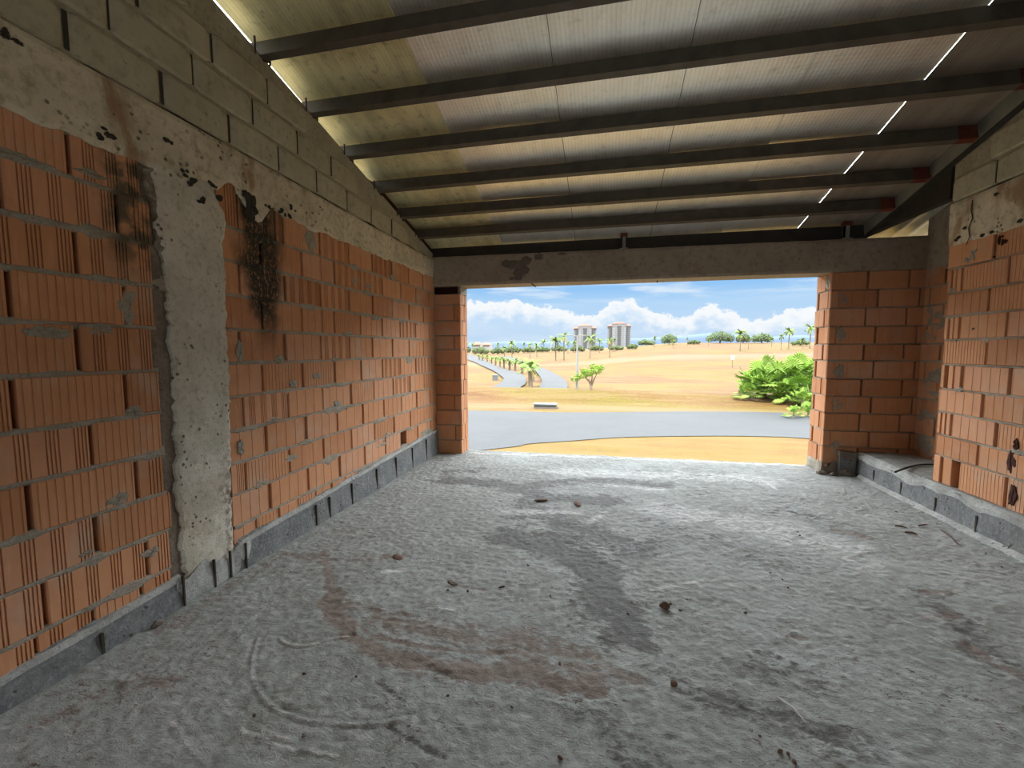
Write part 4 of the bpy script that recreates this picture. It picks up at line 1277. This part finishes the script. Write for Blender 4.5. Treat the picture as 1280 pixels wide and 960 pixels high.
tall = [(640, 449.5, 424.5, 'leafy palm left of the pair behind the row of short palms'), (630.5, 447, 430, 'lower bushy palm at the left end beyond the side road'), (662.5, 447.5, 428, 'palm with a yellowish crown above the near end of the row'), (671, 446.5, 428, 'palm standing second left of the tall pair'), 
        (694.5, 451, 416, 'tall slim palm, left one of the tall pair before the left tower'), (705, 450.5, 415.5, 'tall palm, right one of the tall pair before the left tower'), (737.5, 448, 417, 'tall palm in front of the right edge of the left tower'), (749.5, 441, 420, 'thin dark palm between the two towers'),
        (762, 447, 422, 'broad palm in front of the left edge of the right tower'), (710, 443, 425, 'small palm right behind the tall pair'), (680, 440, 422, 'thin distant palm left of the tall pair'), (655, 442, 428, 'small distant palm over the middle of the row'), (622, 441, 428, 'distant palm right of the red roofed house'), (718, 441, 424, 'short palm at the foot of the left tower'), (768, 440, 423, 'slim palm before the middle of the right tower'),
        (818, 434, 420, 'thin palm left of the round dark tree on the ridge'), (841, 435.5, 424, 'small palm at the right foot of the round dark tree'), (859, 432.5, 422, 'small palm on the ridge in the middle of the field'), (885.5, 433, 424, 'tiny palm at the left end of the broad dark tree'),
        (925, 439, 408, 'tall wind-blown palm in front of the broad dark tree'), (935.5, 437, 421, 'small palm just right of the tall wind-blown one'), (985.5, 437, 409, 'big full palm right of the field above the fan palms'), (964.5, 434, 420, 'small palm left of the big full palm'), (976, 437.5, 418, 'lower palm close beside the big full palm'), (1012, 436, 404, 'palm cut by the right edge of the opening'), (1003, 436, 420, 'small palm between the big one and the right jamb'), (583, 441, 426, 'palm cut by the left edge of the opening'), (591, 441, 428, 'palm at the left of the red roofed house')]
for k, (px, b, t, lab) in enumerate(tall):
    place_palm('tall', k, px, b, t, lab, 'tall palms on the horizon')

def leaf_cloud(mb, c, r, n, size, rr, mi=0):
    for k in range(n):
        d = Vector((rr.gauss(0, 1), rr.gauss(0, 1), rr.gauss(0, 1))).normalized()
        q = rr.uniform(.55, 1.0) ** .5
        p = Vector(c) + Vector((d.x * r[0], d.y * r[1], d.z * r[2])) * q
        a = Vector((rr.gauss(0, 1), rr.gauss(0, 1), rr.gauss(0, 1))).normalized(); b = a.cross(d).normalized() if a.cross(d).length > .01 else Vector((1, 0, 0))
        s = size * rr.uniform(.6, 1.3)
        mb.poly([p - a * s, p - b * s * .5, p + a * s, p + b * s * .5], mi, rr.random())

# small bright tree beside the lamp
p = at_ground(739, 487); sc_ = p[1] / FPX
r = empty('small_tree', 'small bright green spreading tree just right of the street lamp', 'tree', tuple(p)); rr = random.Random(4)
mb = MB()
mb.tube([(0, 0, -.1), (-.05, 0, 6 * sc_), (-3 * sc_, 0, 13 * sc_)], [.13, .10, .06], 7)
mb.tube([(-.02, 0, 3 * sc_), (3 * sc_, .2, 12 * sc_), (7 * sc_, .2, 20 * sc_)], [.10, .07, .04], 6)
mb.tube([(-.04, 0, 6 * sc_), (1 * sc_, -.2, 14 * sc_), (1 * sc_, -.2, 22 * sc_)], [.08, .06, .03], 6)
mb.tube([(-1.5 * sc_, 0, 9 * sc_), (-8 * sc_, .2, 15 * sc_), (-16 * sc_, .2, 12 * sc_)], [.07, .05, .03], 6)
mb.build('trunk', M['trunk'], r)
mb = MB()
for (cx, cz, rx, rz_, n) in ((-3, 21, 7, 5, 330), (6, 24, 8, 5, 330), (11, 27, 5, 3.5, 160), (-12, 17, 8, 4, 240), (-20, 13, 6, 3.5, 150), (3, 28, 6, 4, 180), (-9, 23, 5, 4, 130)):
    leaf_cloud(mb, (cx * sc_, rr.uniform(-.3, .3), cz * sc_), (rx * sc_, rx * sc_ * .8, rz_ * sc_), n, 1.1 * sc_, rr)
mb.build('crown', M['tree_leaf'], r)

# round dark trees along the horizon
def dark_tree(px, pyb, pyt, wpx, label, k, group='dark trees on the horizon'):
    p = at_ground(px, pyb); D = float(np.dot(RC[2], p - np.array([0, 0, CAMH]))); sc = D / FPX
    r = empty('broadleaf_tree', label, 'tree', (p[0], p[1], float(gh(p[0], p[1]))), group); rr = random.Random(k + 50)
    H = (pyb - pyt) * sc; W = wpx * sc / 2
    mb = MB(); mb.tube([(0, 0, -.5), (0, 0, H * .35), (W * .1, 0, H * .6)], [W * .07, W * .05, W * .02], 6); mb.build('trunk', M['trunk'], r)
    mb = MB()
    nb = max(3, int(wpx / 4.5))
    for q in range(nb):
        cx = (q + .5) / nb * 2 - 1
        hh = H * (1 - .35 * cx * cx) * rr.uniform(.85, 1.02)
        leaf_cloud(mb, (cx * W * .85, rr.uniform(-.3, .3) * W, hh * .56), (W / nb * 1.7, W * .5, hh * .44), 330, sc * .9, rr)
    mb.build('crown', M['dark_leaf'], r)
for k, a in enumerate(((836, 431, 416, 19, 'round dark green tree alone on the ridge left of the broad one'), (900, 429, 413.5, 34, 'broad dark green tree on the ridge behind the wind-blown palm'), (952, 429, 416, 26, 'dark green tree right of the wind-blown palm'), (808, 432, 424, 20, 'low dark green tree right of the right tower'), (929, 429, 417, 18, 'dark tree right behind the trunk of the wind-blown palm'), (867, 430.5, 424.5, 14, 'low dark bush tree right of the small ridge palm'),
        (601, 443.5, 433, 22, 'pale green tree in front of the red roofed houses at left'), (622, 443, 433, 18, 'pale green tree just right of the red roofed houses'), (641, 442, 432.5, 20, 'green tree behind the leafy palm at left'), (660, 441, 433, 18, 'green tree behind the middle of the row of palms'), (678, 440.5, 432, 18, 'green tree left behind the tall pair of palms'), (699, 440, 431, 20, 'green tree between the trunks of the tall pair'), (722, 440, 432, 18, 'green tree at the foot of the left tower'), (745, 439, 431, 18, 'green tree between the feet of the two towers'), (770, 438, 431.5, 18, 'green tree at the foot of the right tower'), (790, 437, 429, 12, 'green tree by the right edge of the right tower'),
        (1000, 432, 424, 20, 'dark tree between the big full palm and the right jamb'), (582, 442, 432, 12, 'green tree cut by the left edge of the opening'))):
    dark_tree(*a, k)

# fan palms
def fan_leaf(mb, base, az, el, L, R_, tint, rr):
    ca, sa = math.cos(az), math.sin(az)
    d = Vector((ca * math.cos(el), sa * math.cos(el), math.sin(el)))
    b = Vector(base); hub = b + d * L
    mb.tube([b, b + d * L * .5 + Vector((0, 0, .05)), hub], [.025, .02, .012], 4, 1, .4, cap=False)
    side = Vector((-sa, ca, 0)); up = side.cross(d)
    tilt = rr.uniform(-.5, .2)
    fwd = (d * math.cos(tilt) + up * math.sin(tilt)).normalized(); nrm = side.cross(fwd)
    n = 15
    prev = None
    for k in range(n):
        a = (k / (n - 1) - .5) * math.radians(230)
        a1 = a - math.radians(7.8); a2 = a + math.radians(7.8)
        def pt(ang, r, h): return hub + (fwd * math.cos(ang) + side * math.sin(ang)) * r + nrm * h - Vector((0, 0, .25 * r * r / R_))
        r0 = R_ * (.8 + .2 * math.cos(a))
        mb.poly([hub, pt(a1, r0 * .65, 0), pt(a, r0 * .7, .05 * R_)], 0, tint); mb.poly([hub, pt(a, r0 * .7, .05 * R_), pt(a2, r0 * .65, 0)], 0, tint)
        mb.poly([pt(a1, r0 * .65, 0), pt(a, r0 * 1.08, -.05 * R_), pt(a, r0 * .7, .05 * R_)], 0, tint); mb.poly([pt(a, r0 * .7, .05 * R_), pt(a, r0 * 1.08, -.05 * R_), pt(a2, r0 * .65, 0)], 0, tint)

def fan_src(seed, n=28):
    rr = random.Random(seed); root = empty('fan_palm', '', 'fan palm')
    mb = MB(); mb.tube([(0, 0, -.15), (0, 0, .35), (.03, 0, .7)], [.16, .14, .10], 7); mb.build('stem', M['trunk'], root)
    mb = MB()
    for k in range(n):
        fan_leaf(mb, (rr.uniform(-.05, .05), rr.uniform(-.05, .05), .55), k * 2.4 + rr.uniform(-.2, .2), rr.uniform(-.30, 1.40), rr.uniform(.55, 1.2), rr.uniform(.42, .66), rr.random(), rr)
    mb.build('crown', [M['fan_leaf'], M['palm_leaf']], root)
    return root
fsrc = [fan_src(1), fan_src(2, 24), fan_src(3, 30)]
fused = set()
for k, (px, pyb, pyt, lab) in enumerate(((941, 500, 466, 'fan palm at the lower left of the bright clump'), (955, 496, 452, 'fan palm in the left middle of the bright clump'), (946, 494, 447, 'fan palm at the upper left edge of the bright clump'), (972, 498, 436, 'large fan palm topping the left half of the bright clump'), (993, 499, 436, 'large fan palm topping the right half of the bright clump'), (985, 503, 470, 'fan palm at the lower middle of the bright clump'), (1010, 500, 442, 'fan palm at the right of the bright clump beside the jamb'), (930, 497, 478, 'small fan palm at the far left tip of the bright clump'), (1003, 510, 480, 'fan palm low at the right of the bright clump'), (968, 500, 474, 'pale fan palm at the bottom centre of the bright clump'), (992, 523, 504, 'small separate fan palm at the road edge, left of the pair'), (1010, 521, 500, 'small separate fan palm at the road edge, right of the pair'))):
    p = at_ground(px, pyb); D = float(np.dot(RC[2], p - np.array([0, 0, CAMH])))
    s = fsrc[k % 3]; o = s if s.name not in fused else copy_tree(s); fused.add(s.name)
    o.location = (p[0], p[1], float(gh(p[0], p[1])))
    q = (pyb - pyt) / FPX * D / 2.15; o.scale = (q, q, q); o.rotation_euler.z = k * 1.3
    tag(o, lab, 'fan palm', 'fan palms outside the opening')

# ---- buildings far away
def tower(px0, px1, pyt, D, label, k):
    p0 = ray(px0, 437); p1 = ray(px1, 437)
    a = np.array([p0[0] / p0[1] * D, D]); b = np.array([p1[0] / p1[1] * D, D]); W = b[0] - a[0]
    f_ = D / 0.9746 / FPX
    dc = float(RC[2] @ np.array([(a[0] + b[0]) / 2, D, 0]))
    top = CAMH + (437 - pyt) / FPX * dc; base = float(gh((a[0] + b[0]) / 2, D)) - 2
    r = empty('apartment_tower', label, 'building', ((a[0] + b[0]) / 2, D, base), 'apartment towers on the skyline')
    H = top - base
    mb = MB()
    mb.box((-W * .5, 0, 0), (-W * .27, 14, H * .84)); mb.box((-W * .3, -1.5, 0), (W * .3, 15, H * .93)); mb.box((W * .27, 0, 0), (W * .5, 14, H * .84))
    mb.box((-W * .18, -.5, H * .92), (W * .18, 13, H * .96))
    for fl_ in range(1, 13):
        z = H * .07 * fl_
        mb.box((-W * .44, -1.8, z), (-W * .30, 0, z + .5)); mb.box((W * .30, -1.8, z), (W * .44, 0, z + .5)); mb.box((-W * .09, -3, z), (W * .09, -1.4, z + .5))
    mb.build('body', M['tower'], r)
    mb = MB()
    for x0, x1, z in ((-.52, -.25, .84), (-.31, .31, .93), (.25, .52, .84)):
        xa, xb = W * x0, W * x1; xm0, xm1 = xa + (xb - xa) * .25, xb - (xb - xa) * .25
        mb.hexa([(xa, -2, H * z), (xb, -2, H * z), (xb, 15, H * z), (xa, 15, H * z), (xm0, 3, H * (z + .07)), (xm1, 3, H * (z + .07)), (xm1, 10, H * (z + .07)), (xm0, 10, H * (z + .07))])
    mb.build('roof', M['redroof'], r)
    for x in (-.40, -.22, -.07, .10, .25, .40):
        yf = -.15 if abs(x) > .3 else -1.65
        for q in range(10):
            z = H * (.08 + .073 * q)
            mb = MB(); mb.box((W * (x - .035), yf, z), (W * (x + .035), yf + .3, z + H * .045)); mb.build('window', M['tower_glass'], r)
tower(717, 745, 405, 820, 'left one of the two tall pale apartment towers with red roofs', 0)
tower(759, 788, 402, 780, 'right one of the two tall pale apartment towers with red roofs', 1)
def house(px0, px1, pyb, pyt, D, label):
    t0 = ray(px0, 437); t1 = ray(px1, 437)
    xa, xb = t0[0] / t0[1] * D, t1[0] / t1[1] * D; W = xb - xa
    dc = float(RC[2] @ np.array([(xa + xb) / 2, D, 0]))
    base = float(gh((xa + xb) / 2, D)); top = CAMH + (438 - pyt) / FPX * dc
    r = empty('house', label, 'house', ((xa + xb) / 2, D, base), 'low houses at the left of the skyline'); H = top - base
    mb = MB(); mb.box((-W / 2, 0, -1), (W / 2, 9, H * .68)); mb.build('walls', M['house'], r)
    mb = MB(); mb.hexa([(-W * .54, -1, H * .68), (W * .54, -1, H * .68), (W * .54, 10, H * .68), (-W * .54, 10, H * .68), (-W * .25, 4, H), (W * .25, 4, H), (W * .25, 5, H), (-W * .25, 5, H)]); mb.build('roof', M['redroof'], r)
    for x in (-.3, 0, .3):
        mb = MB(); mb.box((W * (x - .07), -.1, H * .25), (W * (x + .07), .1, H * .5)); mb.build('window', M['tower_glass'], r)
house(590, 600, 438, 427.5, 330, 'low house with red roof at the far left, left of the pair')
house(601.5, 612, 438, 428, 352, 'low house with red roof at the far left, right of the pair')

# distant hills, blue haze painted into their colour
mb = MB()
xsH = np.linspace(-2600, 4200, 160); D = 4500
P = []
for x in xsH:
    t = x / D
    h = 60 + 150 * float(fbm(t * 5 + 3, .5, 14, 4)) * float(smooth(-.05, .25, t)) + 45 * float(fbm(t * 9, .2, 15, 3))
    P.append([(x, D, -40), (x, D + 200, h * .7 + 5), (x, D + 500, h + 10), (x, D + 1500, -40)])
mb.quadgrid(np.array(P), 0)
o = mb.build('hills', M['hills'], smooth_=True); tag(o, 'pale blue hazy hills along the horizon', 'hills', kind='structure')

# ================================================================== SKY, SUN, CAMERA
w = bpy.data.worlds.new('world'); bpy.context.scene.world = w; w.use_nodes = True
T = NT(w.node_tree)
bgn = T.n['Background']
gen = T.add('ShaderNodeTexCoord').outputs['Generated']
dx, dy, dz = sep(T, gen)
el = T.m('MULTIPLY', T.m('ARCSINE', dz), 57.2958)
az = T.m('MULTIPLY', T.m('ARCTAN2', dx, dy), 57.2958)
base = T.ramp(T.m('DIVIDE', el, 14.0, clamp=True), [(0, (.60, .77, .93)), (.10, (.46, .67, .92)), (.22, (.50, .70, .93)), (.42, (.46, .69, .94)), (.56, (.30, .57, .92)), (.8, (.36, .62, .93)), (1, (.55, .73, .95))])
def v2(a, b):
    return T.add('ShaderNodeCombineXYZ', {0: a, 1: b}).outputs[0]
# cumulus bank: top outline as a curve over azimuth plus billows
fc = T.n.new('ShaderNodeFloatCurve')
cv = fc.mapping.curves[0]
pts_ = [(0, .60), (.12, .66), (.24, .62), (.33, .53), (.40, .47), (.46, .62), (.50, .66), (.55, .55), (.60, .47), (.66, .42), (.71, .54), (.76, .49), (.82, .36), (.90, .44), (.96, .45), (1, .42)]
while len(cv.points) < len(pts_): cv.points.new(.5, .5)
for q, (a, b_) in zip(cv.points, pts_): q.location = (a, b_)
fc.mapping.update()
T.put(fc.inputs['Value'], T.m('DIVIDE', T.m('ADD', az, 20.0), 45.0, clamp=True))
topE = T.m('MULTIPLY', fc.outputs[0], 10.0)
bil = T.m('SUBTRACT', T.noise(v2(az, T.m('MULTIPLY', el, 1.3)), .75, 5, .58), .5)
topE = T.m('ADD', topE, T.m('MULTIPLY', bil, 2.6))
dlt = T.m('SUBTRACT', topE, el)
cum = T.m('MULTIPLY', T.ss(0, .35, dlt), T.m('SUBTRACT', 1, T.m('MULTIPLY', T.ss(.5, 3.2, T.m('ADD', dlt, T.m('MULTIPLY', bil, 2.0))), .85)))
cir = T.noise(v2(T.m('MULTIPLY', az, .10), T.m('ADD', T.m('MULTIPLY', el, .75), T.m('MULTIPLY', az, .03))), 1.0, 5, .55, .4)
cirm = T.m('MULTIPLY', T.ss(.43, .66, cir), T.ss(5.0, 8.0, el))
lowh = T.m('MULTIPLY', T.m('SUBTRACT', 1, T.ss(1.0, 6.0, el)), T.m('MULTIPLY', T.ss(.40, .65, T.noise(v2(T.m('MULTIPLY', az, .12), T.m('MULTIPLY', el, .5)), 1, 4)), .45))
c = T.mix(T.m('MULTIPLY', cirm, .8), base, (.84, .91, .97))
c = T.mix(lowh, c, (.72, .83, .94))
c = T.mix(cum, c, (.93, .96, .985))
c = T.mix(T.ss(10.5, 14, el), c, (.88, .94, 1.0))
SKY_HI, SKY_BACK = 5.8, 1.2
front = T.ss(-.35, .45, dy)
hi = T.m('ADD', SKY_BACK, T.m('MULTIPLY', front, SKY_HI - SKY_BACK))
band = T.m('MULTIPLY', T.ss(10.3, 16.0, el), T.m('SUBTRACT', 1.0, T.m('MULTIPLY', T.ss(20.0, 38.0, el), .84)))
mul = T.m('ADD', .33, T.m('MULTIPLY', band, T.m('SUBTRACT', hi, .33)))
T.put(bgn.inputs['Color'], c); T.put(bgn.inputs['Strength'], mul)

sun = bpy.data.lights.new('sun', 'SUN'); sun.energy = 3.0; sun.angle = math.radians(2); sun.color = (1, .95, .86)
so = bpy.data.objects.new('sun', sun); C.objects.link(so); so.location = (0, -5, 12)
so.rotation_euler = (math.radians(26), math.radians(-12), 0)   # high, from behind the house and its left

cam = bpy.data.cameras.new('camera'); cam.sensor_width = 36; cam.sensor_fit = 'HORIZONTAL'; cam.lens = FPX / 1280 * 36
cam.clip_start = .05; cam.clip_end = 8000
co = bpy.data.objects.new('camera', cam); C.objects.link(co)
R3 = Matrix([[RC[0][i], -RC[1][i], -RC[2][i]] for i in range(3)])
co.matrix_world = Matrix.Translation((0, 0, CAMH)) @ R3.to_4x4()
sc = bpy.context.scene
sc.camera = co
sc.view_settings.view_transform = 'Standard'
sc.view_settings.look = 'None'
sc.view_settings.gamma = 1.0
sc.view_settings.use_curve_mapping = False
sc.view_settings.exposure = 1.6
sc.cycles.use_denoising = True
sc.cycles.max_bounces = 8
sc.cycles.diffuse_bounces = 6
sc.cycles.sample_clamp_indirect = 6.0
